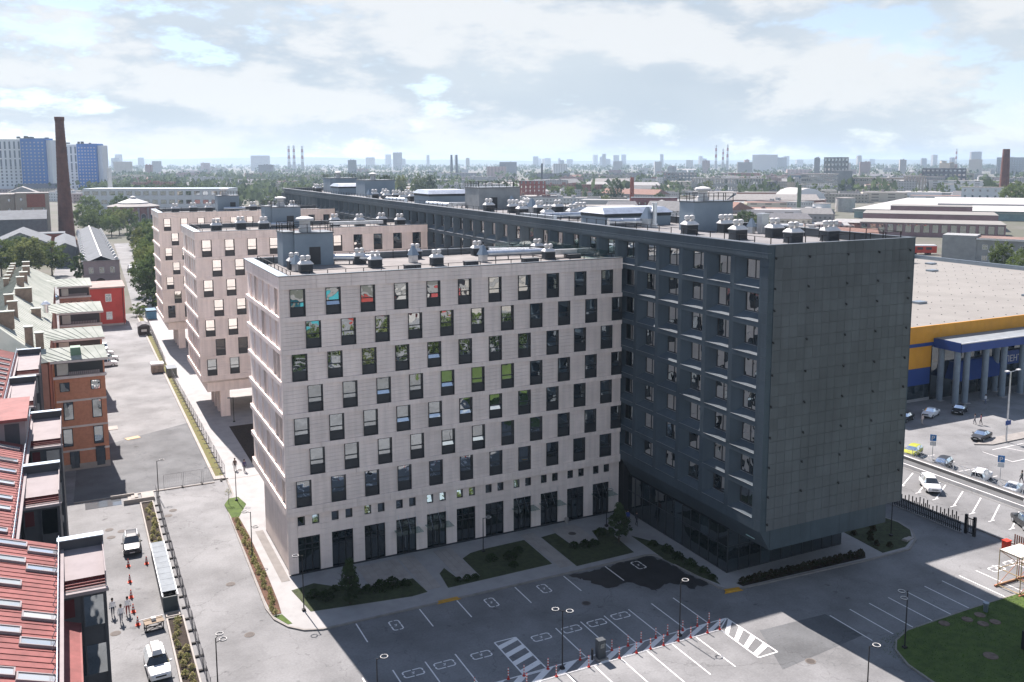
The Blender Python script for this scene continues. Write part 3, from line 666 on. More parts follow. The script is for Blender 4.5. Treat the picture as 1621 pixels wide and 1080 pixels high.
for i in range(ns_):
    f = ob('glass_bay', frs, dk, (gx0+.13+i*wsx*.992, 0, 0)); ob('pane', glass_s, f); ob('pane', glass_s2, f)
ob('inner_wall', (MB().box(gx0+.6,gx1-.1,gy+.6,-.4,.12,4.86), mat('lobby_dark', (0.03,0.035,0.04), 0.8)), dk)
ob('rear_base', (MB().box(.3,DW-.3,-.3,DY1-1,0,DE-.01), m_darkj), dk)
ob('rear_wing', (MB().box(DW+.005,33.1,1.2,20.5,0,31.7), m_pale), dk)
ob('railing', railing_mesh([(18.4,DY1-2,34.3),(18.4,-24.3,34.3),(1.0,-24.3,34.3),(1.0,DY1-2,34.3)], h=1.55, step=2.3), dk)
# small lit sign over the side entrance
ob('door_sign', (MB().box(.55,.57,-23.9,-22.6,5.65,5.72), mat('sign_pale', (0.5,0.75,0.75), 0.4)), dk)
# ------------------------------------------------------------------ roof plant
_T = ['','','twenty','thirty','forty','fifty','sixty','seventy','eighty','ninety']
ORD = ['first','second','third','fourth','fifth','sixth','seventh','eighth','ninth','tenth','eleventh','twelfth','thirteenth','fourteenth','fifteenth','sixteenth','seventeenth','eighteenth','nineteenth','twentieth','twenty-first','twenty-second','twenty-third','twenty-fourth','twenty-fifth','twenty-sixth','twenty-seventh','twenty-eighth','twenty-ninth','thirtieth']
_U = ORD[:9]
for _n in range(31, 100): ORD.append((_T[_n//10][:-1]+'ieth') if _n % 10 == 0 else _T[_n//10]+'-'+_U[_n % 10-1])
VB = MB().box(-.85,.85,-.62,.62,0,1.15).box(-.9,.9,-.67,.67,.0,.08).mesh('casing', m_unit)
VG = MB()
for i in range(5): VG.box(-.7,.7,-.66,-.622,.25+i*.16,.32+i*.16)
VG = VG.mesh('grille', m_frame)
VH = MB().box(-.95,.95,-.72,.72,1.152,1.25).frustum(-.93,.93,-.7,.7,1.25,-.62,.62,-.34,.34,1.62).mesh('hood', m_white)
VC = MB().lathe([(.24,1.6),(.24,1.85),(.34,1.87),(.36,1.98),(.28,2.12),(.34,2.14),(.33,2.24),(.12,2.34)], 12).mesh('cap', m_white, True)
def vent(x, y, z, label, group, rz=0, s=1.0, caps=2):
    t = thing('vent_unit', label, 'roof vent', (x, y, z), rz, group); t.scale = (s, s, s)
    ob('casing', VB, t); ob('grille', VG, t); ob('hood', VH, t)
    for i in range(caps): ob('cap', VC, t, ((i-(caps-1)/2)*.74, 0, 0))
Z1, Z2 = 31.0, 34.3
for i, (x, y) in enumerate(((4.6,8.4),(4.2,12.2),(12.4,14.2),(12.9,9.6),(20.3,16.6),(20.0,8.4),(28.9,16.8),(35.0,8.6),(37.2,15.8))):
    vent(x, y, Z1, ORD[i]+' white-hooded vent unit on the nearest pale roof, counted from its outer end', 'vents on the nearest pale roof', rz=uni(-.05,.05), s=.82)
for i, (x, y) in enumerate(((4.6,74.5),(9.5,79.0),(13.1,76.5),(26.9,79.5),(31.0,77.0),(36,79),(38,74))):
    vent(x, y, Z1, ORD[i]+' white-hooded vent unit on the middle pale roof, counted from its outer end', 'vents on the middle pale roof')
for i, (x, y) in enumerate(((4.6,140),(9,143),(12.4,141),(23,142),(27,140),(33,143))):
    vent(x, y, Z1, ORD[i]+' white-hooded vent unit on the farthest pale roof, counted from its outer end', 'vents on the farthest pale roof')
dv = sorted([(49.2,-1.2),(54.4,-1.6),(49.2,-10.2),(54.6,-10.1),(51.8,-16.2),(57.0,-16.3),(46.5,30.5),(51.5,31.5),(55.5,36),(48.0,42.0),(52.5,44.5),(56.8,46),(50.5,50.5),(54.5,53),(48.6,56.5),(56.5,57.5),(47.8,100),(51,103),(55,105),(47.6,111),(50.4,112.5),(54,115),(47.5,120),(51,123),(48,176),(51.5,178),(55,180),(49.5,185),(53,187)], key=lambda p: p[1])
for i, (x, y) in enumerate(dv):
    vent(x, y, Z2, ORD[i]+' white-hooded vent unit along the long dark roof, counted from its tiled end', 'vents on the long dark roof', s=.98, caps=2 if i % 4 else 3)
# cone hoods and pipes
def cowl(x, y, z, label, s=1.0):
    t = thing('vent_cowl', label, 'roof vent', (x, y, z), 0.3)
    ob('duct', (MB().box(-.45*s,.45*s,-.45*s,.45*s,0,1.0*s), m_metal), t)
    ob('hood', (MB().frustum(-.6*s,.6*s,-.6*s,.6*s,1.0*s,-.15*s,.15*s,-.1*s,.1*s,2.3*s), m_copl), t)
for a in ((4.0,10.3,Z1,'pointed metal vent cowl behind the stair tower front on the nearest roof',.8),(18.6,12.6,Z1,'pointed metal vent cowl in the middle of the nearest pale roof',.9),(26.3,9.2,Z1,'pointed metal vent cowl at the duct end on the nearest roof',.9),(51.0,10.5,Z2,'pointed metal cowl beside the blue plant room of the dark roof',1.2),(53.0,48.3,Z2,'pointed metal cowl among the vents in the middle of the dark roof',1.1),(55.0,60.5,Z2,'pointed metal cowl beside the far grey plant room',1.1),(56.8,40.3,Z2,'pointed metal cowl beyond the sloped plant housing',1.0),(56.6,-3.8,Z2,'pointed metal cowl behind the near vents of the dark roof',.8),(45.6,118,Z2,'pointed metal cowl far along the dark roof edge',1.0)): cowl(*a)
def duct(pts, r, z, label, square=False):
    t = thing('air_duct', label, 'duct', (0, 0, z)); b = MB(); h = MB()
    for p, q in zip(pts, pts[1:]):
        P, Q = Vector((*p, .75)), Vector((*q, .75)); d = (Q-P); n = max(1, int(d.length/1.5))
        if square:
            u = Vector((-d.y, d.x, 0)).normalized()*r; k = len(b.v)
            for c in (P, Q):
                for s_, zz in ((-1,-.7*r),(1,-.7*r),(1,.7*r),(-1,.7*r)): b.v.append((c.x+u.x*s_, c.y+u.y*s_, c.z+zz))
            for f in ((0,1,5,4),(1,2,6,5),(2,3,7,6),(3,0,4,7),(3,2,1,0),(4,5,6,7)): b.f.append(tuple(k+i for i in f)); b.m.append(0)
        else: b.tube(P, Q, r, n=12)
        for i in range(n+1):
            c = P.lerp(Q, i/n); h.box(c.x-.05,c.x+.05,c.y-.05,c.y+.05,0,.75-r*.8)
            e = d.normalized()*.03
            if not square: b.tube(c-e, c+e, r*1.09, n=12)
    ob('pipe', b.mesh('pipe', m_metal), t); ob('supports', h.mesh('supports', m_unit), t)
duct([(9.6,15.2),(14.6,13.2)], .42, Z1, 'silver round duct leading from the stair tower on the nearest roof')
duct([(27.2,11.2),(35.6,10.6)], .42, Z1, 'long silver round duct near the front of the nearest roof')
duct([(30,15.6),(35.2,14.0),(36.0,11.5)], .35, Z1, 'silver bent duct behind the front duct of the nearest roof', True)
duct([(36.0,9.4),(39.2,9.0)], .45, Z1, 'flat square duct by the glass screen of the nearest roof', True)
duct([(14.5,77.5),(18.6,78.0)], .4, Z1, 'silver duct beside the stair tower of the middle roof')
duct([(25,76),(35,75.2)], .45, Z1, 'long silver square duct on the middle pale roof', True)
duct([(16,141.5),(21,141.5)], .4, Z1, 'silver duct on the farthest pale roof')
duct([(46.0,12.2),(51.5,11.0)], .5, Z2, 'silver round duct in front of the sloped plant housing')
duct([(44.5,28.5),(53.5,28.0)], .5, Z2, 'silver round duct crossing the dark roof')
duct([(43.5,33),(44.2,24.0)], .42, Z2, 'silver square duct along the dark roof edge', True)
duct([(44.0,75),(45.0,66)], .5, Z2, 'silver round duct along the middle of the dark roof edge')
duct([(46,70.5),(55,69.0)], .5, Z2, 'silver duct before the far grey plant room', True)
duct([(44,100),(45.5,92)], .5, Z2, 'silver duct beside the far sloped housing')
# stair towers and plant rooms are parts of their building
def room(parent, x0, x1, y0, y1, z, h, m, door=None, roofvent=False, slope=False, name='stair_tower'):
    b = MB().box(x0,x1,y0,y1,z,z+h)
    o = ob(name, b.mesh(name, m), parent)
    if slope:
        ob('sheet_roof', (MB().frustum(x0-.3,x1+.3,y0-.3,y1+.3,z+h+.002,x0+.3,x1-.3,y0+1.2,y1-1.2,z+h+.75), m_metal), o)
        ob('fascia', (MB().box(x0-.06,x1+.06,y0-.06,y1+.06,z+h-.45,z+h-.002), m_unit), o)
    else:
        ob('roof_edge', (MB().box(x0-.08,x1+.08,y0-.08,y1+.08,z+h+.002,z+h+.16), m_cop), o)
        ob('railing', railing_mesh([(x0,y0,z+h+.16),(x1,y0,z+h+.16),(x1,y1,z+h+.16),(x0,y1,z+h+.16),(x0,y0,z+h+.16)], 1.0, 1.4), o)
    if door is not None: ob('door', (MB().box(door,door+1.3,y0-.04,y0-.003,z+.1,z+2.2), m_spand), o)
    if roofvent:
        cx, cyy = (x0+x1)/2-.6, (y0+y1)/2
        ob('roof_fan', MB().lathe([(.75,0),(.75,.5),(.62,.55),(.62,1.3),(1.05,1.35),(1.05,1.6),(.3,1.8)], 16, c=(cx,cyy,z+h+.16)).mesh('roof_fan', m_white), o)
    return o
room(w1, 4.9, 9.45, 14.8, 18.4, Z1, 3.75, m_blue, 6.6, True); room(w1, 3.6, 4.897, 15.2, 18.2, Z1, 3.9, m_blue)
room(w2, 15.2, 20.4, 13.3, 17.6, Z1, 3.75, m_blue, 17.8, True); room(w2, 14.0, 15.197, 13.8, 17.5, Z1, 3.9, m_blue)
room(w3, 14.8, 20.0, 13.6, 17.6, Z1, 3.75, m_blue, 17.8, True)
room(dk, 52.2-DX, 58.4-DX, 2.0, 5.0, Z2, 3.6, m_blue, None, True, name='plant_room')
room(dk, 46.3-DX, 57-DX, 13.6, 20.0, Z2, 1.75, m_blue, slope=True, name='plant_housing')
room(dk, 49.6-DX, 58-DX, 63, 69.6, Z2, 3.9, mat('grey_render', (0.30,0.32,0.33), .8), 52-DX, name='plant_room')
room(dk, 46-DX, 54.5-DX, 79.2, 88, Z2, 2.4, m_blue, slope=True, name='plant_housing')
room(dk, 50-DX, 58-DX, 136, 144, Z2, 4.0, m_blue, None, True, name='plant_room')
room(dk, 50-DX, 58-DX, 170, 178, Z2, 4.0, m_blue, None, True, name='plant_room')
room(dk, 47-DX, 55-DX, 150, 158, Z2, 2.2, m_blue, slope=True, name='plant_housing')
thing('steel_flue', 'thin upright steel flue beside the sloped plant housing', 'flue', (51.8, 10.0, Z2), mesh=MB().lathe([(.5,0),(.5,.5),(.34,.52),(.34,3.1),(.42,3.12),(.42,3.3)], 14).mesh('steel_flue', m_metal))
thing('condenser', 'tall silver condenser cabinet behind the near dark-roof vents', 'condenser', (57.3,-5.0,Z2), mesh=MB().box(-.5,.5,-.5,.5,.2,2.3).box(-.6,.6,-.6,.6,2.3,2.5).box(-.4,.4,-.4,.4,0,.2).mesh('condenser', m_metal))
# glass screen on the nearest roof
gs = thing('glass_screen', 'frameless glass screen round the inner end of the nearest pale roof', 'screen', (0, 0, Z1))
gp_ = MB().box(0,2.1,-.015,.015,.1,1.5).mesh('pane', clear_glass('screen_glass', (0.8,0.9,0.88), .14))
for i, x in enumerate((31.8,34,36.2)): ob('pane', gp_, gs, (x, 17.6, 0))
for y in (1.4,3.6,5.8,8.0,10.2,12.4,14.6): ob('pane', gp_, gs, (39.2, y, 0), R(90))
# bent goods on the near roof
for i, (x, y, s_, l) in enumerate(((16.2,6.2,.9,'low dark duct stub near the front railing of the nearest roof'),(23.6,6.6,.8,'low dark roof hatch near the front railing of the nearest roof'),(31.3,6.4,1.0,'low dark roof hatch under the long front duct'),(38.3,8.2,.9,'low dark casing beside the flat square duct'))):
    thing('roof_hatch', l, 'roof hatch', (x, y, Z1), mesh=MB().box(-s_,s_,-.45,.45,0,.45).box(-s_-.06,s_+.06,-.5,.5,.452,.52).mesh('roof_hatch', m_unit))
# ------------------------------------------------------------------ driveway edge, fences and planters on the west side
def bush_mesh(name, r, h, n, leaf, mats, seed, flat_=False):
    rg = random.Random(seed); b = MB()
    for i in range(n):
        a, q = rg.uniform(0, 6.283), rg.random()**.5; z = rg.random()
        rr = r*q*(1-.5*z*z); x, y, zz = rr*math.cos(a), rr*math.sin(a), .06+h*z*(1-.35*q*q)
        u = Vector((rg.uniform(-1,1), rg.uniform(-1,1), rg.uniform(-.6,1))).normalized(); w = u.orthogonal().normalized(); v = u.cross(w); l = leaf*rg.uniform(.6,1.3)
        c = Vector((x, y, zz)); b.quad(c-w*l-v*l*.5, c+w*l*.2-v*l*.6, c+w*l+v*l*.5, c-w*l*.2+v*l*.6, m=rg.randrange(len(mats)))
    return b.mesh(name, mats)
def leafm(name, c): return leaf_mat(name, c, .12)
lf_y = [leafm('shrub_leaf_pale', (.36,.36,.17)), leafm('shrub_leaf_green', (.17,.195,.07)), leafm('shrub_leaf_ochre', (.38,.34,.19))]
lf_d = [leafm('bush_leaf_dark', (.03,.05,.02)), leafm('bush_leaf_mid', (.045,.075,.025))]
SH = [bush_mesh('leaves', .34, .5, 80, .085, lf_y, s) for s in (1,2,3)]
SHT = [bush_mesh('leaves', .3, .42, 70, .08, lf_y, s) for s in (4,5)]
BU = [bush_mesh('leaves', .75, .8, 240, .11, lf_d, s) for s in (6,7,8)]
STEM = MB().tube((0,0,-.02),(.02,0,.3),.03,.012,5).mesh('stem', m_bark)
def shrub(x, y, z, me, label, group, s=1.0, name='shrub'):
    t = thing(name, label, 'shrub', (x, y, z), uni(0,6.28), group); t.scale = (s,s,s*uni(.85,1.15)); ob('leaves', me, t); ob('stem', STEM, t); return t
# planter walls: X -12.45 .. -10.75
b = MB()
pl = struct('planter', None)
def planter(y0, y1):
    ob('soil', (MB().box(-12.28,-11.02,y0+.14,y1-.14,0,.16), m_soil), pl)
    for a in ((-12.45,-12.29,y0,y1),(-11.01,-10.86,y0,y1),(-12.29,-11.01,y1-.13,y1),(-12.29,-11.01,y0,y0+.13)): ob('edge', (MB().box(*a,0,.30), m_conc2), pl)
planter(12.3, 29.6); planter(-40, -3.6)
k = 0
for i in range(17):
    y = 13.2+i*.94; shrub(-11.6+uni(-.4,.4), y, .16, SH[i % 3], 'pale green shrub planted in dark soil behind the dark parked car', 'shrubs in the rear planter', uni(.8,1.2))
for i in range(19):
    y = -4.3-i*.85; shrub(-11.65+uni(-.38,.38), y, .16, SH[(i+1) % 3], 'pale green shrub planted in dark soil beside the white car', 'shrubs in the front planter', uni(.8,1.25))
# covered ramp between the planters
rp = thing('ramp_cover', 'long low ramp cover with a flat grey translucent roof between the two planters', 'ramp cover', (-12.5, -1.9, 0))
for i in range(9):
    y = 1.15+i*1.44
    ob('roof_sheet', (MB().box(.0,1.34,y+.02,y+1.42,1.62,1.65), mat('polycarbonate', (.20,.23,.255), .7, .10, 1.0, spec=.2)), rp)
ob('frame', (MB().box(-.05,.0,.1,14.1,1.55,1.67).box(1.34,1.4,.1,14.1,1.55,1.67), m_metal), rp)
ob('wall', (MB().box(.0,.12,.3,14,.0,1.55).box(1.22,1.34,.3,14,.0,1.55).box(.12,1.22,13.9,14,.0,1.55), mat('ramp_wall', (.10,.11,.12), .7)), rp)
ob('floor', (MB().box(.12,1.22,.3,1.6,0,.9), m_soil), rp)
ob('front_wall', (MB().box(.0,1.34,.15,.298,0,1.5), mat('ramp_front', (.06,.075,.08), .6)), rp)
thing('concrete_tray', 'low square concrete tray at the foot of the ramp cover', 'tray', (-12.3,-3.3,0), mesh=MB().box(-.1,1.2,0,.14,0,.28).box(-.1,1.2,.75,.9,0,.28).box(-.1,.03,.14,.75,0,.28).box(1.07,1.2,.14,.75,0,.28).box(.03,1.07,.14,.75,0,.1).mesh('concrete_tray', m_conc2))
# temporary mesh fence along the driveway: panels on dark feet
FOOT = MB().box(-.38,.38,-.12,.12,0,.14).mesh('foot', m_rubber)
FP_ = MB().tube((0,0,0),(0,0,2.0),.022,n=5).tube((0,2.3,0),(0,2.3,2.0),.022,n=5).tube((0,0,2.0),(0,2.3,2.0),.018,n=5).tube((0,0,.25),(0,2.3,.25),.018,n=5)
for i in range(9): FP_.box(-.004,.004,.22+i*.23,.228+i*.23,.25,2.0)
for i in range(4): FP_.box(-.004,.004,0,2.3,.6+i*.4,.607+i*.4)
FPM = FP_.mesh('mesh_panel', mat('fence_steel', (.16,.16,.17), .6, metal=.4))
def fence_run(x0, y0, x1, y1, lab, grp):
    d = Vector((x1-x0, y1-y0)); n = int(d.length/2.45); a = math.atan2(-d.x, d.y)
    for i in range(n):
        p = Vector((x0,y0))+d*(i/n)
        t = thing('fence_panel', lab % ORD[i % 30] if '%s' in lab else lab, 'fence', (p.x, p.y, 0), a+uni(-.02,.02), grp)
        ob('mesh_panel', FPM, t, (0,0,.06)); ob('foot', FOOT, t, (0,0,0))
fence_run(-10.45,-19,-10.45,30.6,'%s mesh fence panel on the driveway, counted from the photo bottom','mesh fence along the driveway')
fence_run(-1.3,34.3,-1.7,100,'%s mesh fence panel beside the back yard, counted from the lamp','mesh fence along the back yard')
fence_run(-1.75,112,-1.0,168,'%s mesh fence panel in the far back yard, counted from the shed','mesh fence along the far back yard')
fence_run(-1.9,34.0,-9.4,33.7,'%s mesh fence panel across the yard mouth, counted from the building','mesh fence across the yard mouth')
sheet('pale_lane', [(-3,188),(7.5,188),(9,300),(11,440),(3,440),(-1,258)], .012, m_asph); sheet('tree_lane', [(-27,190),(-15,190),(-16,330),(-24,330)], .012, m_asph)
# kerb and dry grass strip beside the back yard
struct('grass_verge', (MB().box(-2.35,-1.35,36,185,-.02,.10), m_dgrass))
struct('verge_kerb', (MB().box(-2.75,-2.36,34.6,185,-.03,.16).box(-2.36,-1.2,34.6,35.9,-.03,.14), m_conc2))
struct('yard_kerb', (MB().box(-20,-2.8,33.55,33.8,-.03,.12), m_conc2))
struct('west_pavement', (MB().box(-1.3,7.0,34.1,186,-.03,.06), m_conc))
struct('court_bed', (MB().box(3.2,8,35.5,60,-.02,.075), m_soil)); struct('court_lawn', (MB().box(6,22,86,124,-.02,.08), m_grass))
# steps and retaining walls by the planter
st = thing('concrete_steps', 'pale concrete steps and low walls at the planter end', 'steps', (-15.5, 30.2, 0))
ob('long_wall', (MB().box(1.2,4.8,.1,.35,0,.55), m_conc2), st); ob('landing', (MB().box(3.4,4.9,.36,2.9,0,.35), m_conc2), st)
for i in range(3): ob('step', (MB().box(2.6-i*.4,3.0-i*.4,1.5,2.9,0,.3-i*.1), m_conc2), st)
ob('back_wall', (MB().box(-.2,2.6,2.95,3.15,0,.4), m_conc2), st); ob('pit_floor', (MB().box(-3.2,1.0,.4,2.9,0,.02), mat('puddle', (.10,.11,.12), .06, .05, spec=.9)), st)
# planted strip along the wing
for i in range(44):
    y = 18.6-i*.6; x = -2.62-(0.25 if y < 0 else .0)*min(1, -y/6+0.001) if y < 0 else -2.45-(19-y)*.01
    shrub(x+uni(-.28,.28), y, .16, SHT[i % 2], 'small olive shrub in brown bark mulch beside the pale wing', 'shrubs in the bark strip', uni(.8,1.2))
for i, (x, y, s) in enumerate(((1.2,-5.2,1),(2.2,-6.3,1.2),(4.9,-6.4,.9),(6.3,-6.6,1.0),(7.6,-6.8,1.2),(8.9,-6.5,1.3),(10.2,-6.9,.9),(15.4,-8.5,.6),(16.3,-8.75,.7),(17.2,-8.7,.7),(20.5,-5.5,1),(22.5,-6,1.1),(24,-5,.9),(30.2,-6.6,.9),(31.4,-7.0,1),(32.6,-6.9,.9),(34.6,-5.0,1.0),(38.4,-10.2,.9),(38.9,-12.2,1),(38.9,-14.2,1),(39.1,-16.2,1),(39.3,-18.2,.9),(39.2,-19.8,.7),(22,-8,.8),(3.4,-4.9,.8))):
    shrub(x, y, .15, BU[i % 3], 'low dark bush on the shaded front lawn by the shopfronts' if x < 37 else 'low dark bush in the strip beside the dark glass base', 'bushes on the front lawns' if x < 37 else 'bushes beside the dark base', s, 'bush')
# brown hedge of clipped plants
lf_b = [leafm('hedge_leaf_brown', (.055,.035,.02)), leafm('hedge_leaf_green', (.035,.045,.018))]
HB = [bush_mesh('leaves', .5, .75, 170, .1, lf_b, s) for s in (21,22,23)]
struct('hedge_bed', (MB().prism([(40.75,-21.65),(58.4,-22.1),(57.3,-23.2),(40.9,-22.5)], .05, .15), m_soil))
for i in range(23):
    x = 41.3+i*.72; shrub(x, -22.05-i*.028, .15, HB[i % 3], 'brown green hedge plant in the row before the dark block end', 'hedge plants by the dark block', 1.0, 'hedge_plant')
for i, (x, y) in enumerate(((61.5,-20),(62.5,-19),(63.8,-18.3),(61,-18),(60.8,-21.5),(62,-22.3),(64.6,-17.4))): shrub(x, y, .15, HB[i % 3], 'low brown shrub on the rounded lawn behind the dark block', 'shrubs on the rounded lawn', .8)
# sheds, stacks and boxes in the back yard
t = thing('pallet_stack', 'stack of wrapped boards with a white top beside the yard verge', 'stack', (-4.9, 106.3, 0))
ob('boards', (MB().box(0,2.4,0,2.6,.15,.75).box(.05,2.35,.05,2.55,.78,1.3).box(.0,2.4,0,2.6,1.33,1.6), mat('boards_grey', (.30,.25,.21), .9, .2, 2)), t); ob('wrap', (MB().box(-.05,2.45,.3,2.7,1.62,1.95), m_white), t); ob('pallet', (MB().box(.1,.3,.05,2.55,0,.148).box(2.1,2.3,.05,2.55,0,.148), m_bark), t)
t = thing('site_cabin', 'dark weathered site shed at the far end of the yard', 'shed', (-4.2, 152.5, 0))
ob('walls', (MB().box(0,2.6,0,4.5,0,2.3), mat('shed_dark', (.06,.05,.05), .9)), t); ob('roof', (MB().frustum(-.2,2.8,-.3,4.8,2.302,.9,1.7,-.3,4.8,2.9), mat('shed_roof', (.12,.12,.13), .7)), t); ob('sign', (MB().box(.6,1.9,-.06,-.004,.9,1.5), m_white), t)
t = thing('container', 'small blue container under the far pale wing', 'container', (-.6, 176, 0)); ob('body', (MB().box(0,2.6,0,5,0,2.6), mat('container_blue', (.06,.16,.26), .6, .15, 1)), t); ob('rails', (MB().box(-.05,2.65,-.06,-.004,2.3,2.6).box(-.05,2.65,-.06,-.004,0,.2), m_black), t)
t = thing('utility_box', 'grey utility box at the fence corner', 'utility box', (-2.3, 101.5, 0)); ob('body', (MB().box(0,1.8,0,3.4,.1,1.7), mat('box_grey', (.12,.13,.12), .6)), t); ob('lid', (MB().box(-.06,1.86,-.06,3.46,1.702,1.8), m_cop), t); ob('base', (MB().box(.1,1.7,.1,3.3,0,.098), m_conc), t)
thing('plywood_sheet', 'pale plywood sheet lying on the fresh asphalt', 'board', (-12.2, 59.5, .014), .3, mesh=MB().box(0,2.1,0,1.3,.0,.05).box(.1,.3,-.1,.0,0,.05).mesh('plywood_sheet', mat('plywood', (.50,.38,.24), .85, .12, 2)))
struct('concrete_slab', (MB().box(-14.9,-13.2,66.6,69.0,-.02,.06), m_conc2))
# ------------------------------------------------------------------ buildings on the west side
m_redroof = mat('red_metal_roof', (.235,.08,.075), .7, .14, .5, spec=.25, streak=.15); m_redroofd = mat('red_metal_dark', (.12,.028,.028), .5)
m_lilac = mat('lilac_render', (.27,.24,.245), .8, .06, .8); m_charc = mat('charcoal_panel', (.065,.07,.08), .6, .1)
m_skyg = glass_mat('skylight_glass', (.30,.32,.34), .45)
rb = thing('red_roof_building', 'long building with red metal roof, skylights and dark glazed bays', 'building', (0,0,0))
RS = .36
def red_section(y0, y1, xe, z0):
    xr = xe-10; zr = z0+10*RS
    b = MB().quad((xr,y0,zr),(xe,y0,z0),(xe,y1,z0),(xr,y1,zr))
    b.quad((xr-8,y0,zr-8*RS),(xr,y0,zr),(xr,y1,zr),(xr-8,y1,zr-8*RS))
    n = int((y1-y0)/.62)
    for i in range(n):
        y = y0+.3+i*.62; b.quad((xr,y,zr+.002),(xe,y,z0+.002),(xe,y,z0+.04),(xr,y,zr+.04)); b.quad((xr,y+.035,zr+.002),(xr,y+.035,zr+.04),(xe,y+.035,z0+.04),(xe,y+.035,z0+.002)); b.quad((xr,y,zr+.04),(xe,y,z0+.04),(xe,y+.035,z0+.04),(xr,y+.035,zr+.04))
    r = ob('roof', b.mesh('roof', m_redroof), rb)
    ob('gutter', (MB().box(xe-.02,xe+.22,y0,y1,z0-.22,z0-.04), m_lilac), r)
    ob('wall', (MB().box(xr-7,xe-.15,y0+.02,y1-.02,0,z0-.25), m_charc), rb)
    ob('end_gable', (MB().quad((xr,y0+.02,zr-.05),(xr-7,y0+.02,0),(xe-.15,y0+.02,0),(xe-.15,y0+.02,z0-.1)).quad((xr-7,y1-.02,0),(xr,y1-.02,zr-.05),(xe-.15,y1-.02,z0-.1),(xe-.15,y1-.02,0)), m_charc), rb)
    g = MB()
    for i in range(int((y1-y0)/1.4)): y = y0+.5+i*1.4; g.tube((xe-.35,y,z0+.13),(xe-.05,y,z0+.75),.03,n=4); g.tube((xe-.05,y,z0+.02),(xe-.05,y,z0+.78),.03,n=4)
    for z in (.35,.55,.76): g.tube((xe-.05,y0+.3,z0+z),(xe-.05,y1-.3,z0+z),.025,n=4)
    ob('snow_guard', g.mesh('snow_guard', m_copl), r)
red_section(-62,-23.8,-20.35,17.0); red_section(-23.8,14.0,-23.15,17.0); red_section(14.0,45.0,-25.55,17.9)
SKF = MB()
for a in ((-.95,.95,-.42,-.34),(-.95,.95,.34,.42),(-.95,-.87,-.34,.34),(.87,.95,-.34,.34)): SKF.box(*a,0,.16)
SKF = SKF.mesh('skylight', m_lilac); SKP = MB().box(-.87,.87,-.34,.34,.05,.11).mesh('pane', m_skyg)
def skylight(x, y, xe, z0):
    z = z0+(xe-x)*RS; o = ob('skylight', SKF, rb, (x, y, z+.01)); o.rotation_euler = (0, math.atan(RS), 0); ob('pane', SKP, o)
for x, y in ((-23.2,-24.9),(-21.35,-25.6),(-23.2,-27.6),(-21.35,-28.6),(-23.3,-31.2),(-23.2,-34.2),(-21.35,-35.4),(-23.1,-37.4),(-21.35,-38.6),(-23.2,-42),(-21.35,-42.4)): skylight(x, y, -20.35, 17)
for y in (-20.2,-15.6,-13.2,-9.6,-6.4,-3.4,0.4,2.8): skylight(-24.6, y, -23.15, 17)
for y in (16,19.5,22.5,25,28,30.5,33,36,39): skylight(-27.0, y, -25.55, 17.9)
def bay(x0, x1, y0, y1, z):
    o = ob('bay', (MB().box(x0,x1,y0+.3,y1,0,z-.9), m_charc), rb)
    ob('bay_roof', (MB().quad((x0,y0+1.3,z-.55),(x1,y0+1.3,z-.55),(x1,y1-.4,z-.15),(x0,y1-.4,z-.15)).box(x1-.02,x1+.05,y0+.3,y1,z-.9,z+.1), m_lilac), o)
    ob('bay_parapet', (MB().box(x0,x1+.08,y1-.4,y1+.1,z-.9,z+.55,1).box(x0-.02,x1+.1,y1-.55,y1+.15,z+.552,z+.62,0)).mesh('bay_parapet', [m_copl, m_charc]), o)
    ob('bay_apron', (MB().quad((x0,y0+.3,z-1.0),(x1,y0+.3,z-1.0),(x1,y0+1.3,z-.7),(x0,y0+1.3,z-.7)).quad((x0,y0+1.3,z-.7),(x1,y0+1.3,z-.7),(x1,y0+1.3,z-.55),(x0,y0+1.3,z-.55)), m_redroofd), o)
    for i in range(3): ob('seam', (MB().box(x0,x1,y0+.4+i*.28,y0+.45+i*.28,z-.97+i*.085,z-.88+i*.085), m_redroof), o)
    ob('bay_gutter', (MB().box(x0-.02,x1+.15,y0,y0+.29,z-1.15,z-.93), m_lilac), o)
    w = (x1-x0-.5)/2
    for i in range(2):
        for j in range(4): ob('bay_window', (MB().box(x0+.2+i*(w+.1),x0+.2+i*(w+.1)+w*(.6 if not (i or j) else 1),y0+.26,y0+.298,z-(2.6 if not (i or j) else 3.4)-j*3.3,z-1.4-j*3.3), (m_glass if i else m_glassd) if (i or j) else mat('curtain_red', (.09,.015,.02), .6)), o)
    f = MB()
    for i in range(3): f.box(x0+.1+i*(w+.1),x0+.2+i*(w+.1),y0+.2,y0+.299,.2,z-1.2)
    ob('bay_frame', f.mesh('bay_frame', m_charc), o)
for a in ((-20.5,-17.75,-30.1,-24.2,17),(-23.2,-20.5,-12.4,-5.7,17),(-23.1,-20.4,4.4,12.7,17),(-25.6,-23.0,17.2,26.4,18),(-25.5,-22.85,34.2,44.0,18)): bay(*a)
ph = ob('penthouse', (MB().box(-31,-23.2,2.4,10.4,17,19.4), m_lilac), rb); ob('penthouse_roof', (MB().quad((-31.2,2.2,19.75),(-23.0,2.2,19.6),(-23.0,10.6,19.75),(-31.2,10.6,19.9)).box(-31.2,-23.0,2.1,2.3,19.42,19.7), m_redroof), ph); ob('door', (MB().box(-24.9,-23.7,2.36,2.397,17.2,19.2), m_charc), ph)
ob('lower_eave', (MB().quad((-20.4,-62,14.6),(-19.35,-62,14.2),(-19.35,-30.4,14.2),(-20.4,-30.4,14.6)).box(-19.4,-19.3,-62,-30.4,13.9,14.22), m_redroof), rb)
ob('court_floor', (MB().box(-23.0,-20.3,-24,16,0,.06), m_asph2), rb)
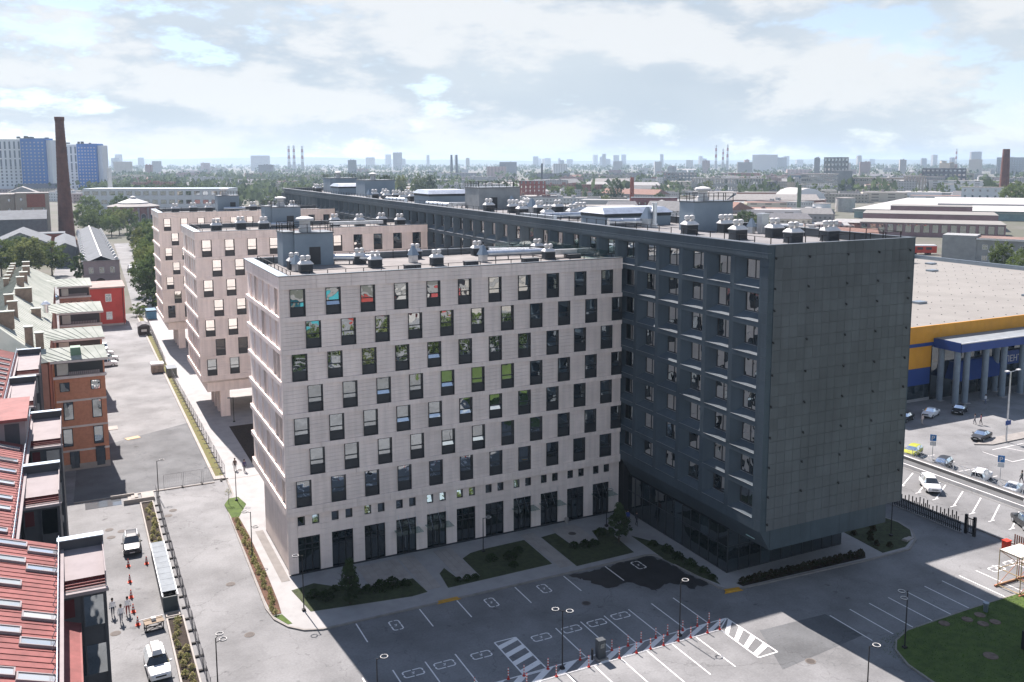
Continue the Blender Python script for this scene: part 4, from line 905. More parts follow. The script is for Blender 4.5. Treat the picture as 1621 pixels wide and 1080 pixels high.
# green-roofed complex
m_green = mat('green_metal_roof', (.385,.41,.375), .85, .16, .35, spec=.1, col2=(.29,.32,.285)); m_orange = mat('orange_brick', (.50,.235,.15), .9, .07, 2.5, bump=.2, bscale=12)
m_salmon = mat('salmon_render', (.40,.21,.16), .9, .08, .7)
gb = thing('green_roof_building', 'orange brick building with pale green metal roofs and chimney stacks', 'building', (0,0,0))
def seam_roof(name, A, B, C, D, n, m, parent, h=.06):
    A, B, C, D = map(Vector, (A, B, C, D)); b = MB().quad(A, B, C, D)
    nn = (B-A).cross(D-A).normalized()*h
    for i in range(1, n):
        p, q = A.lerp(B, i/n), D.lerp(C, i/n); t = (B-A).normalized()*.05
        b.quad(p+nn, p+t+nn, q+t+nn, q+nn); b.quad(p, p+nn, q+nn, q); b.quad(p+t, q+t, q+t+nn, p+t+nn)
    return ob(name, b.mesh(name, m), parent)
seam_roof('roof', (-22,47.2,15.9),(-22,150,15.9),(-28,142,20.2),(-28,53,20.2), 60, m_green, gb, .035)
seam_roof('roof', (-37,150,14.5),(-37,47.2,14.5),(-28,53,20.2),(-28,142,20.2), 110, m_green, gb)
ob('roof', (MB().quad((-37,47.2,14.5),(-22,47.2,15.9),(-28,53,20.2)).quad((-22,150,15.9),(-37,150,14.5),(-28,142,20.2)), m_green), gb)
ob('wall', (MB().box(-36.8,-22.2,47.4,149.8,0,15.7), m_salmon), gb)
WIN = MB().box(0,1.25,-.06,.01,0,2.3).mesh('window', m_frame); WINP = MB().box(.1,1.15,-.075,-.062,.1,2.2).mesh('pane', m_glass)
def green_wing(x0, x1, y0, dep, brick):
    ze, zr, ym = 15.9, 17.1, y0+dep*.5
    o = ob('wing', (MB().box(x0,x1,y0,y0+dep,0,ze-.05), brick), gb)
    seam_roof('wing_roof', (x0-.3,y0-.5,ze),(x1+.5,y0-.5,ze),(x1+.2,ym,zr),(x0-6,ym,zr), 9, m_green, o)
    seam_roof('wing_roof', (x1+.5,y0+dep+.4,ze),(x0-.3,y0+dep+.4,ze),(x0-6,ym,zr),(x1+.2,ym,zr), 9, m_green, o)
    ob('gable', (MB().quad((x1+.02,y0,ze-.05),(x1+.02,y0+dep,ze-.05),(x1+.02,ym,zr-.05)), brick), o)
    ob('eave', (MB().box(x0-.3,x1+.5,y0-.5,y0-.1,ze-.35,ze-.05), mat('pale_band', (.60,.55,.53), .8)), o)
    bl = ob('balcony', (MB().box(x0+.15,x1-.2,y0-.05,y0-.004,13.7,15.5), m_frame), gb); ob('sill', (MB().box(x0,x1+.2,y0-.45,y0-.004,13.3,13.65), _MC['pale_band']), bl)
    rr = MB()
    for i in range(16): xx = x0+2.0+i*(x1-x0-2.6)/16; rr.box(xx,xx+.16,y0-.4,y0-.36,13.7,14.25)
    ob('balusters', rr.mesh('balusters', m_lilac), bl); ob('pane', (MB().box(x0+.5,x0+1.9,y0-.1,y0-.052,13.8,15.4), mat('blind_pale', (.45,.44,.40), .7)), bl)
    return o
for i, (x0, x1, y0, dep, br) in enumerate(((-21.6,-15.1,47.74,6.4,m_orange),(-21.4,-14.9,64.5,6.4,m_salmon),(-21,-14.1,92.5,8,m_salmon),(-21.2,-15.0,132,9,m_salmon))):
    green_wing(x0, x1, y0, dep, br)
    if i == 0:
        for x, z, h in ((-20.9,11.4,1.3),(-17.0,11.4,1.35),(-20.6,7.3,2.6),(-17.0,7.3,2.7),(-20.9,3.5,2.6),(-17.0,3.5,2.6),(-20.2,.2,2.6),(-16.9,.2,2.9)):
            f = ob('window', WIN, gb, (x, y0-.01, z), sc=(1,1,h/2.3)); ob('pane', WINP, f)
        b = MB()
        for z in (9.9,6.15,2.7): b.box(x0-.02,x1+.03,y0-.07,y0-.005,z,z+.28)
        ob('string_course', b.mesh('string_course', mat('pale_band', (.60,.55,.53), .8)), gb); ob('plinth', (MB().box(x0-.02,x1+.03,y0-.08,y0-.006,0,.9), m_conc2), gb)
        ob('drainpipe', (MB().tube((x0+.1,y0-.15,.2),(x0+.1,y0-.15,15.5),.09), mat('orange_pipe', (.42,.17,.08), .6)), gb)
    else:
        for j in range(4):
            f = ob('window', WIN, gb, (x0+.8+j*1.55, y0-.01, 10.2)); ob('pane', WINP, f)
for i, (x, y, w, d, h) in enumerate(((-26.3,91.4,2.6,1.0,1.9),(-27.6,57.1,2.6,1.0,1.9),(-24.4,52.9,1.0,1.3,2.4),(-23.1,52.6,1.0,1.3,2.4),(-27.0,69.4,1.3,1.0,2.1),(-27.9,77.9,1.3,1.0,1.5),(-27.3,136,1.3,1.3,1.6),(-27.1,128.6,1.3,1.3,1.5),(-27.1,115.2,1.3,1.3,1.7),(-27.3,105.3,1.2,1.2,1.7),(-24.2,80.9,1.4,1.2,1.1),(-30.3,146,.9,1.2,1.5),(-30.3,140,.9,1.2,1.5),(-30.2,134,.9,1.2,1.5),(-30.2,128,.9,1.2,1.5),(-30.2,121,.9,1.2,1.5),(-30.2,115,.9,1.2,1.5),(-28.5,49.8,1.2,1.0,2.2))):
    zr = 20.2-abs(x+28)*.70
    s = ob('chimney_stack', (MB().box(x-w/2,x+w/2,y-d/2,y+d/2,zr-.6,zr+h), mat('stack_brown', (.27,.21,.165), .9, .12, 2)), gb); ob('cap', (MB().box(x-w/2-.12,x+w/2+.12,y-d/2-.12,y+d/2+.12,zr+h+.002,zr+h+.14), mat('pale_green_cap', (.26,.29,.26), .6)), s)
ob('roof_hatch', (MB().box(-19.3,-18.0,48.4,50.2,16.3,17.4), mat('hatch_green', (.13,.22,.16), .6)), gb)
ob('roof_fan', MB().lathe([(.4,0),(.4,1.2),(.8,1.3),(.8,1.5),(.2,2.0)], 12, c=(-22.8,84,17.4)).mesh('roof_fan', m_metal), gb)
# small red building
t = thing('red_house', 'small bright red two-storey building with a flat pinkish roof', 'house', (-12.2, 171.6, 0))
ob('wall', (MB().box(-8,6.1,0,14,0,10), mat('bright_red_render', (.40,.06,.05), .85, .08, .5)), t); ob('roof', (MB().box(-8.3,6.4,-.4,14.3,10.002,10.35), mat('pinkish_roof', (.30,.245,.225), .9, .15, .4)), t)
wm = MB().box(0,1.5,-.05,.0,0,2.1).mesh('window', m_white); wp = MB().box(.12,.68,-.065,-.052,.12,1.3).box(.8,1.38,-.065,-.052,.12,1.3).box(.12,1.38,-.065,-.052,1.42,1.98).mesh('pane', m_glass)
for x, z in ((1.4,6.4),(1.4,1.6),(-4,6.4),(-4,1.6)): f = ob('window', wm, t, (x,-.003,z)); ob('pane', wp, f)
ob('drainpipe', (MB().tube((5.7,-.12,.1),(5.7,-.12,9.9),.1), m_redroofd), t); ob('plinth', (MB().box(-8,6.1,-.06,-.002,0,.5), m_conc), t)
# pink long building with grey roof
m_pink = mat('dusty_pink_render', (.34,.27,.275), .9, .06, .4); m_groof = mat('grey_sheet_roof', (.16,.175,.19), .85, .10, .3, spec=.1)
t = thing('pink_hall', 'long dusty pink building with grey gabled roof and white dormers', 'building', (-14.5, 258, 0))
ob('wall', (MB().box(0,11.5,0,172,0,8), m_pink), t); ob('gable', (MB().quad((0,-.01,8),(11.5,-.01,8),(11.5,-.01,8.9),(0,-.01,8.9)), m_pink), t)
for a in ((-.4,5.75),(11.9,5.75)): seam_roof('roof', (a[0],34 if 0 else -.3,8),(a[0],172,8),(a[1],172,10.6),(a[1],-.3,10.6), 40, m_groof, t)
ob('ridge', (MB().box(5.55,5.95,-.3,172,10.58,10.75), m_white), t)
dm = MB().box(-.6,.6,-1,1,0,1.0).frustum(-.7,.7,-1.1,1.1,1.002,-.1,.1,-1.1,1.1,1.6).mesh('dormer', m_white)
for i in range(14):
    for x in (.5, 11.0): ob('dormer', dm, t, (x, 8+i*12, 8.0))
for i, x in enumerate((1.6,5.0,8.4)): f = ob('window', wm, t, (x,-.02,4.6)); ob('pane', wp, f)
ob('cornice', (MB().box(-.2,11.7,-.2,-.012,3.9,4.15).box(-.2,11.7,-.25,-.012,8.8,9.1), m_lilac), t)
d = MB(); d.quad(*[(5.2+1.6*math.cos(a), -.06, 1.3+1.6*math.sin(a)) for a in [math.pi*i/10 for i in range(11)]], (3.6,-.06,0), (6.8,-.06,0)); ob('arched_door', d.mesh('arched_door', mat('door_brown', (.06,.035,.03), .7)), t)
# brick chimney
t = thing('brick_chimney', 'tall tapering red brick factory chimney beside the old works', 'chimney', (-19.2, 443, 0))
prof = []
for i in range(41):
    z = 65.5*i/40; r = 4.15-2.15*(i/40)**.85; prof += [(r+.10, z), (r+.10, z+.35), (r, z+.36)]
b = MB().lathe(prof[:-3], 20); ob('shaft', b.mesh('shaft', mat('chimney_brick', (.155,.072,.055), .95, .18, .35, col2=(.10,.05,.042), bump=.2, bscale=4)), t)
ob('crown', MB().lathe([(2.0,64.0),(2.35,64.6),(2.4,66.3),(1.9,66.4)], 20).mesh('crown', _MC['chimney_brick']), t); ob('base', (MB().box(-4.6,4.6,-4.6,4.6,0,3), _MC['chimney_brick']), t)
# old works at the picture's west edge
m_tan = mat('tan_render', (.34,.29,.245), .9, .08, .3)
def works(label, x, y, w, d, h, wall, roofm, rows=0, cols=0, gable=0, group=None, name='works_building', cat='building', rz=0, wsz=(1.4,1.6), flip=False):
    t = thing(name, label, cat, (x, y, 0), rz, group)
    ob('wall', (MB().box(0,w,0,d,0,h), wall), t)
    if gable:
        ob('roof', (MB().quad((-.3,-.3,h),(w+.3,-.3,h),(w+.3,d/2,h+gable),(-.3,d/2,h+gable)).quad((w+.3,d+.3,h),(-.3,d+.3,h),(-.3,d/2,h+gable),(w+.3,d/2,h+gable)) if not flip else MB().quad((-.3,d,h),(-.3,-.3,h),(w/2,-.3,h+gable),(w/2,d,h+gable)).quad((w+.3,-.3,h),(w+.3,d,h),(w/2,d,h+gable),(w/2,-.3,h+gable)), roofm), t)
        ob('gable', (MB().quad((0,.0,h),(0,d,h),(0,d/2,h+gable-.1)).quad((w,d,h),(w,0,h),(w,d/2,h+gable-.1)) if not flip else MB().quad((0,.01,h),(w,.01,h),(w/2,.01,h+gable-.1)), wall), t)
    else:
        ob('roof', (MB().box(-.2,w+.2,-.2,d+.2,h+.002,h+.35), roofm), t)
    if rows:
        me = MB().box(-wsz[0]/2,wsz[0]/2,-.10,-.002,0,wsz[1]).mesh('window', m_frame); pe = MB().box(-wsz[0]/2+.1,wsz[0]/2-.1,-.13,-.102,.1,wsz[1]-.1).mesh('pane', m_glass)
        fh = h/rows
        for r_ in range(rows):
            for c in range(cols):
                f = ob('window', me, t, ((c+.5)*w/cols, 0, r_*fh+fh*.3)); ob('pane', pe, f)
    return t
works('tan works building with a flat pale roof at the picture edge', -75, 548, 28, 30, 23.5, m_tan, m_roof, 4, 5)
t = works('tan works tower with a brown panel behind the brick chimney', -46, 540, 18, 20, 24.3, m_tan, m_roof, 4, 3)
ob('brown_panel', (MB().box(6,16,-.16,-.14,16,24), m_brick), t)
works('low dark works hall in front of the tan tower', -62, 425, 34, 26, 15, mat('works_dark', (.13,.14,.15), .8), m_groof, 1, 6, 4)
works('grey gabled works shed left of the chimney foot', -48, 350, 22, 40, 8.5, mat('works_grey', (.22,.225,.23), .85), m_groof, 0, 0, 5, flip=True)
works('narrow dark works shed with rooflights by the chimney foot', -24, 330, 8, 60, 8, mat('works_dark', (.1,.1,.1)), m_groof, 0, 0, 2, flip=True)
works('low flat workshop beside the pink hall', -34, 400, 14, 12, 9, m_brick, m_groof, 1, 3)
# pale garage block and rotunda
t = works('long white multi-storey block with dark parking openings', -6, 742, 118, 30, 21.2, mat('garage_white', (.60,.62,.64), .7, .04, .2), m_copl, 3, 17, rz=R(-26), wsz=(4.4,3.2), name='garage_block')
t = thing('round_hall', 'round brick hall with arched windows and a pale conical roof', 'building', (25.5, 636, 0))
b = MB()
m_rb = mat('rotunda_brick', (.22,.105,.095), .9, .1, .4)
ob('wall', MB().lathe([(17.5,0),(17.5,11)], 28).mesh('wall', m_rb), t); ob('eave_roof', MB().lathe([(18.2,11),(18.2,11.4),(9.5,13.4)], 28).mesh('eave_roof', mat('rotunda_roof', (.22,.21,.205), .8)), t)
ob('cone_roof', MB().lathe([(10.6,13.2),(10.6,13.8),(2.2,16.8),(2.2,17.8),(.3,18.6)], 28).mesh('cone_roof', mat('cone_pale', (.34,.35,.36), .6)), t)
arch = MB(); pts = [(1.5*math.cos(math.pi*i/8), 0, 4.5+1.5*math.sin(math.pi*i/8)) for i in range(9)]; arch.quad(*[(x, -.3, z) for x, _, z in pts], (-1.5,-.3,1), (1.5,-.3,1)); arch = arch.mesh('arch_window', m_frame)
sur = MB().quad(*[(x*1.35, -.15, 4.5+(z-4.5)*1.35) for x, _, z in pts], (-2.0,-.15,1), (2.0,-.15,1)).mesh('arch_surround', m_lilac)
for i in range(9):
    a = R(-160+i*22); o = ob('arch_window', sur, t, (17.5*math.cos(a), 17.5*math.sin(a), 0), a+R(90)); ob('pane', arch, o)
    a += R(11); ob('pilaster', MB().box(-.7,.7,-.5,.3,0,10.5).mesh('pilaster', m_lilac), t, (17.5*math.cos(a), 17.5*math.sin(a), 0), a+R(90))
# blue and white tower blocks
m_tblue = mat('tower_blue', (.035,.15,.45), .8, .06, .05); m_twhite = mat('tower_white', (.62,.65,.68), .7, .04, .05)
def tower(label, x, y, wb, ww, h, rz):
    t = thing('tower_block', label, 'apartment tower', (x, y, 0), rz, 'blue and white tower blocks')
    ob('blue_wing', (MB().box(0,wb,-3,18,0,h), m_tblue), t); ob('white_wing', (MB().box(-ww,-.01,0,18,0,h-1.2), m_twhite), t); ob('white_side', (MB().box(wb+.005,wb+6,1,18,0,h-2), m_twhite), t)
    wm_ = MB().box(-.9,.9,-.1,0,0,1.7).mesh('window', mat('tower_window_pale', (.40,.44,.48), .4)); wl = MB().box(-1.1,1.1,-.15,0,0,9.4).mesh('window_bay', mat('tower_bay', (.10,.13,.17), .4)); w2_ = MB().box(-1.1,1.1,-.12,0,0,2.4).mesh('window', mat('tower_window', (.10,.12,.15), .4))
    for r_ in range(13):
        for c in range(6): ob('window', wm_, t, (3+c*(wb-5)/5.2, -3.005, h-6-r_*4.3))
    nc = int(ww/6)
    for c in range(nc):
        x_ = -3.5-c*6
        for r_ in range(3): ob('window_bay', wl, t, (x_, -.005, h-13-r_*11.2))
        for r_ in range(6): ob('window', w2_, t, (x_, -.005, h-38.5-r_*4.3))
    pl_ = MB()
    for i in range(7): xx = uni(-ww+2, wb-3); pl_.box(xx,xx+uni(1,4),4,9,h+.3,h+uni(1.5,3.5))
    ob('roof_plant', pl_.mesh('roof_plant', m_unit), t); ob('roof_edge', (MB().box(0,wb,-3.1,18,h+.002,h+.4).box(-ww,-.05,-.1,18,h-1.19,h-.8), m_cop), t)
tower('nearer blue and white tower block at the picture edge', -65, 1240, 31, 60, 73, R(-27))
tower('farther blue and white tower block behind the chimney', 0, 1315, 27, 40, 68, R(-27))
# ------------------------------------------------------------------ the shop, its car park and the boundary on the east side
sheet('store_car_park', [(85.25,-160),(330,-160),(330,20.6),(85.25,20.6)], 0.0, m_asph); sheet('store_side_road', [(60.3,34.05),(330,34.05),(330,20.65),(60.3,20.65)], 0.002, m_asph)
b = MB()
for i in range(12): y = -3.3-i*2.65; line(b, 84.8, y, 79.15, y-3.05, .15); line(b, 78.6, y-3.05, 79.7, y-3.05, .12)
line(b, 104, -4, 150, -4.2, .12); line(b, 101.8, -4, 101.6, -9, .12); line(b, 101.6, -9, 120, -9.3, .12); line(b, 106.5, -4, 108.5, -9, .12); line(b, 111, -4, 113, -9, .12)
for i in range(6): line(b, 89.6, -1.5-i*3.4, 94.2, -1.8-i*3.4, .12)
struct('car_park_lines', (b, m_paint))
struct('traffic_island', (MB().prism([(103.6,-1.2),(106,-2.6),(112,-2.6),(150,-2.2),(150,-.6),(108,-.2)], 0, .16), m_kerb))
struct('lot_wall', (MB().box(86.0,87.3,-60,9,-.02,.55), mat('wall_grey', (.12,.125,.13), .85))); struct('lot_wall_step', (MB().box(87.305,88.45,-60,9,-.02,.95), mat('wall_mid_grey', (.19,.19,.19), .85))); struct('lot_wall_coping', (MB().box(87.3,87.5,-60,9,.952,1.02), m_white)); struct('lot_wall_edge', (MB().box(85.75,85.98,-60,9,-.02,.5), m_white))
# criss-cross railing on the wall
XR = MB().tube((0,0,0),(0,0,1.05),.05,n=6).tube((0,0,1.0),(0,3.4,1.0),.035,n=5).tube((0,0,.12),(0,3.4,.12),.03,n=5)
for i in range(3):
    y = i*1.13; XR.tube((0,y,.12),(0,y+1.13,1.0),.02,n=4); XR.tube((0,y+1.13,.12),(0,y,1.0),.02,n=4)
XRM = XR.mesh('rail_panel', m_metal)
for i in range(11): thing('railing_panel', ORD[i]+' criss-cross railing panel on the car park wall, counted from the dark block', 'railing', (88.25, 4-3.4*(i+1), .95), 0, 'criss-cross railing', XRM)
# slatted boundary fence
sf = thing('slat_fence', 'dark metal fence of uneven upright slats along the yard edge', 'fence', (72.8, -23.0, 0))
SL = [MB().box(-.03,.03,-.06,.06,.1,h).mesh('slat', m_black) for h in (1.35,1.6,1.85,2.1,2.35)]
for i in range(46): ob('slat', SL[(i*7+i//3) % 5], sf, (0, .2+i*.27, 0))
ob('rails', (MB().box(.035,.08,0,12.6,.35,.42).box(.035,.08,0,12.6,1.05,1.12), m_black), sf); ob('footing', (MB().box(-.15,.15,0,12.6,-.02,.09), m_conc), sf)
g = thing('gate', 'narrow dark gate between two posts at the fence end', 'gate', (73.2,-24.4,0))
for y in (.0,1.1): ob('post', (MB().box(-.14,.14,y-.14,y+.14,0,2.3), m_black), g)
ob('leaf', (MB().box(-.03,.03,.15,.95,1.9,2.0).box(-.03,.03,.15,.95,.2,.3).box(-.02,.02,.28,.33,.3,1.9).box(-.02,.02,.5,.55,.3,1.9).box(-.02,.02,.75,.8,.3,1.9), m_black), g)
t = thing('red_fence', 'rust red slatted hoarding behind the scaffold', 'fence', (73.6,-40,0))
RSL = MB().box(-.02,.02,-.07,.07,.1,2.0).mesh('slat', mat('rust_slat', (.22,.10,.07), .8, .2, 2))
for i in range(42): ob('slat', RSL, t, (0, .2+i*.26, 0))
thing('fire_cabinet', 'small bright red cabinet at the hoarding end', 'cabinet', (73.0,-28.6,0), mesh=MB().box(-.4,.4,-.3,.3,.1,1.15).box(-.45,.45,-.35,.35,1.15,1.22).box(-.35,.35,-.25,.25,0,.1).mesh('fire_cabinet', mat('signal_red', (.55,.05,.025), .5)))
struct('boundary_kerb', (MB().box(75.2,75.45,-60,30,-.02,.14), m_kerb))
# scaffold
sc_ = thing('scaffold', 'orange and rust scaffold tower with pale boards on the parking bays', 'scaffold', (64.2,-36.4,0))
m_rust = mat('scaffold_rust', (.42,.18,.11), .8, .2, 3); m_scy = mat('scaffold_yellow', (.45,.33,.16), .7, .2, 3)
for bx in (0, 3.2):
    b = MB()
    for x in (bx, bx+2.9):
        for y in (0, 2.4):
            b.tube((x,y,0),(x,y,4.1),.045,n=6)
    for z in (.25,2.0,3.9):
        for y in (0,2.4): b.tube((bx,y,z),(bx+2.9,y,z),.04,n=6)
        for x in (bx,bx+2.9): b.tube((x,0,z),(x,2.4,z),.04,n=6)
    ob('frame', b.mesh('frame', m_scy if bx == 0 else m_rust), sc_)
    d = MB()
    for y in (0,2.4): d.tube((bx,y,.25),(bx+2.9,y,2.0),.032,n=5).tube((bx+2.9,y,2.0),(bx,y,3.9),.032,n=5)
    ob('brace', d.mesh('brace', m_rust), sc_)
    for i in range(3): ob('board', (MB().box(bx-.1,bx+3.0,.1+i*.78,.8+i*.78,(4.0 if bx == 0 else 2.1),(4.06 if bx == 0 else 2.16)), mat('scaffold_board', (.62,.57,.52), .8, .1, 2)), sc_)
    ob('base_rail', (MB().box(bx-.3,bx+3.2,-.2,-.05,.05,.2), m_rust), sc_); ob('base_rail', (MB().box(bx-.3,bx+3.2,2.45,2.6,.05,.2), m_rust), sc_)
# the shop
m_yelw = mat('shop_yellow', (.62,.285,.02), .55, .06, .4, rand=.03); m_bluew = mat('shop_blue', (.012,.05,.22), .45, .06, .4); m_sand = mat('pale_pink_roof', (.225,.218,.205), .9, .06, .12)
s = thing('supermarket', 'large yellow and blue supermarket with a columned blue entrance canopy', 'shop', (100, 20.7, 0))
ob('wall', (MB().box(0,115,.3,85,0,13.2), m_charc), s); ob('roof', (MB().box(0,115,.3,85,13.202,13.3), m_sand), s)
yp = MB().box(.01,1.99,0,.28,10.65,13.7).mesh('yellow_panel', m_yelw); yp2 = MB().box(.01,1.99,0,.28,6.1,10.0).mesh('yellow_panel', m_yelw)
for i in range(55): ob('yellow_panel', yp, s, (i*2, 0, 0))
for i in range(10): ob('yellow_panel', yp2, s, (i*2, 0, 0))
ob('blue_stripe', (MB().box(0,115,-.02,.28,10.02,10.63), m_bluew), s); ob('blue_panel', (MB().box(0,19.9,.0,.28,3.0,6.08), m_bluew), s); ob('plinth', (MB().box(0,20,-.05,.28,0,.5), m_conc), s); ob('dark_glazing', (MB().box(0,20,.1,.28,.5,2.98), m_glassd), s)
ob('parapet', (MB().box(-.3,115.3,85,85.5,0,14.4).box(114.6,115.3,0,85,0,14.4), m_copl), s)
for i in range(9):
    x, y = (14,52,60,90,80,98,40,70,104)[i], (40,44,62,58,74,30,20,16,70)[i]; ob('roof_hatch', (MB().box(x,x+2.6,y,y+2,13.302,13.75), m_copl), s)
dots = MB()
for i in range(32):
    for j in range(14): x, y = 2+i*3.5+uni(-.5,.5), 3+j*5.9+uni(-.3,.3); dots.box(x,x+.14,y,y+.14,13.302,13.40)
o = ob('roof_fixings', dots.mesh('roof_fixings', m_unit), s); o['kind'] = 'stuff'
ob('roof_box', (MB().box(84,104,76,82,13.302,16), m_copl), s)
c = ob('canopy', (MB().box(20.5,114,-5.7,-.05,9.9,11.3,0).box(20.4,114,-5.8,-5.72,9.7,11.35).box(20.4,20.48,-5.8,-.05,9.7,11.35), m_bluew), s)
ob('canopy_roof', (MB().quad((20.6,-5.6,11.32),(114,-5.6,11.32),(114,-.2,11.42),(20.6,-.2,11.42)), mat('canopy_sheet', (.22,.245,.265), .6)), c); ob('canopy_trim', (MB().box(20.3,114,-5.95,-5.81,11.2,11.4), m_white), c)
cm = MB().lathe([(.62,0),(.55,.1),(.55,9.68)], 18).mesh('column', mat('column_grey', (.20,.25,.30), .7)); cb_ = MB().box(-.7,.7,-.7,.7,0,.12).mesh('column_base', m_conc)
for x, y in ((21.1,-4.6),(21.1,-1.3),(23.6,-4.6),(28.6,-4.6),(33.6,-4.6),(38.8,-4.6),(36.2,-1.2),(44,-4.6),(49,-4.6)): q = ob('column', cm, s, (x, y, 0)); ob('column_base', cb_, q)
ob('entrance_glass', (MB().box(20.2,60,.05,.28,0,9.8), m_glassd), s); ob('awning', (MB().frustum(24,38,-3.2,.04,3.6,25,36,-.8,.04,6.6), m_bluew), s)
sg = ob('sign_board', (MB().box(38.9,52,-.6,-.3,4.6,7.2), m_bluew), s)
def text(body, size, m, parent, loc, rot, name='lettering'):
    cu = bpy.data.curves.new(name, 'FONT'); cu.body = body; cu.size = size; cu.extrude = .02
    o = bpy.data.objects.new(name, cu); COL.objects.link(o); dg = bpy.context.evaluated_depsgraph_get(); dg.update()
    me = bpy.data.meshes.new_from_object(o.evaluated_get(dg)); bpy.data.objects.remove(o); me.materials.clear(); me.materials.append(m)
    o = ob(name, me, parent, loc); o.rotation_euler = rot; return o
text('ЛЕНТА', 1.7, m_white, sg, (39.6,-.64,5.1), (R(90),0,0))
for i in range(5): f = ob('entrance_door', (MB().box(26+i*2.3,28+i*2.3,-.02,.045,0,2.6), m_frame), s); ob('pane', (MB().box(26.15+i*2.3,27.85+i*2.3,-.05,-.025,.15,2.45), m_glassd), f)
# neighbours behind the shop
m_bgrey = mat('block_grey', (.29,.30,.305), .9, .08, .4)
t = thing('grey_house', 'grey two-storey block with a brown flat roof beyond the supermarket', 'building', (319,163,0), R(-60))
ob('wall', (MB().box(0,60,0,14,0,11), m_bgrey), t); ob('roof', (MB().box(-.5,60,-.7,14,11.002,11.4), mat('brown_roof', (.20,.135,.115), .9, .2, .2)), t); ob('stair_block', (MB().box(-13,-.01,-.4,12,0,12.2), m_bgrey), t); ob('fascia', (MB().box(0,60,-.8,-.71,10.6,11.4), m_white), t)
for i in range(12):
    for z in (6.6, 2.0): f = ob('window', wm, t, (2.2+i*4.6, -.01, z), sc=(1.4,1,1)); ob('pane', wp, f)
for i in range(4): ob('air_conditioner', (MB().box(4.6+i*9,5.8+i*9,-.6,-.005,5.6,6.5), m_white), t)
t = thing('metal_fence', 'pale lilac corrugated fence beside the grey block', 'fence', (331.5,187,0), R(-50)); 
for i in range(9): ob('sheet', (MB().box(i*2.6,i*2.6+2.58,0,.1+.03*(i % 2),0,9.2), m_lilac), t)
t = thing('red_train', 'red and white tram car behind the dark block end', 'tram', (318,212,0), R(-28)); ob('body', (MB().box(0,26,0,3,.8,4.0), mat('signal_red', (0,0,0))), t); ob('roof', (MB().frustum(0,26,0,3,4.002,.5,25.5,.6,2.4,4.6), m_white), t)
for i in range(6): ob('window', (MB().box(1+i*4,3.6+i*4,-.05,-.003,2.3,3.5), m_frame), t)
for i in range(4): ob('wheel', (MB().box(2+i*6.5,4+i*6.5,.2,2.8,0,.798), m_black), t)
m_mauve = mat('mauve_brick', (.27,.175,.18), .9, .08, .2)
def at_px(px, D):
    yw = R(26.337); return (-18.6+math.sin(yw)*D+math.cos(yw)*(px-822.6)/1445.94*D, -91.5+math.cos(yw)*D-math.sin(yw)*(px-822.6)/1445.94*D)
def facing(px): return -R(26.337)-math.atan((px-822.6)/1445.94)
for (px, D, w, d, h, nw, ws, l) in ((1362,536,76,36,7.4,16,(3.2,4.6),'long low mauve depot with repeated pilasters'),(1366,592,78,40,9.4,22,(2.4,3.4),'second tier of the mauve depot behind the low one'),(1409,648,52,24,11.4,16,(2.2,3.0),'narrow mauve upper storey with a ribbon of windows')):
    p = at_px(px, D); works(l, p[0], p[1], w, d, h, m_mauve, m_sand, 1, nw, rz=facing(px)-.05, wsz=ws, name='depot')
p = at_px(1352, 700)
t = thing('white_roof_hall', 'huge exhibition hall with a bright white low-pitched roof', 'hall', (*p,0), facing(1420))
ob('wall', (MB().prism([(0,0),(170,0),(170,190),(36,190),(36,150)],0,6.6), mat('teal_cladding', (.22,.33,.34), .6, .1, .3)), t); ob('roof', (MB().quad((-2,-3,6.8),(172,-3,6.8),(172,150,10.2),(38,150,10.2)).quad((38,150,10.2),(172,150,10.2),(172,194,8),(30,194,8)), mat('white_roof', (.40,.395,.39), .9, .05, .1)), t)
ob('upper_roof', (MB().quad((60,60,9.4),(172,60,9.4),(172,140,11.6),(60,140,11.6)).box(60,172,59.5,60,7,9.4), _MC['white_roof']), t); ob('ribs', (MB().box(0,170,-.2,-.05,5,5.3), m_white), t)
# ------------------------------------------------------------------ lamp posts, bollards, signs
def lamp_post(x, y, h, label, rings, rz=0, arm=.62, z=0.0):
    t = thing('lamp_post', label, 'lamp post', (x, y, z), rz, 'ring-headed lamp posts')
    ob('pole', MB().tube((0,0,0),(0,0,h),.06,.045,10).box(-.17,.17,-.17,.17,0,.2).mesh('pole', m_black), t)
    for i, (a, dz) in enumerate(rings):
        q = ob('arm', MB().tube((0,0,h-.08+dz),(arm*math.cos(a)*.62,arm*math.sin(a)*.62,h+dz),.032,n=6).mesh('arm', m_black), t)
        ob('ring_head', MB().torus((arm*math.cos(a),arm*math.sin(a),h+.0+dz),.29,.04,24,8).mesh('ring_head', m_black, True), q); ob('ring_lens', MB().torus((arm*math.cos(a),arm*math.sin(a),h+.035+dz),.29,.03,24,6).mesh('ring_lens', mat('lamp_lens', (.62,.62,.60), .4)), q)
pi = math.pi
lamp_post(17.12,-27.5,5.3,'two-ring lamp post on the hatched centre strip nearest the yellow ramp',[(2.4,0),(-.7,0)])
lamp_post(29.37,-27.5,5.2,'one-ring lamp post on the centre strip toward the dark block',[(.2,0)])
lamp_post(45.9,-38.31,5.4,'two-ring lamp post on the dark lawn corner',[(2.9,0),(3.4,-.5)],z=.1)
lamp_post(20.65,-3.04,3.9,'lamp post on the shaded lawn before the middle shopfronts',[(-.2,0)],z=.12)
lamp_post(-.34,-7.6,5.6,'lamp post at the lawn corner beside the first shopfront',[(2.9,0)],z=.12)
lamp_post(-1.3,25.2,3.9,'lamp post on the small bright lawn',[(.3,0)],z=.12)
lamp_post(-2.6,6.92,5.2,'two-ring lamp post in the bark strip',[(2.7,0),(-.9,-1.6)],z=.12)
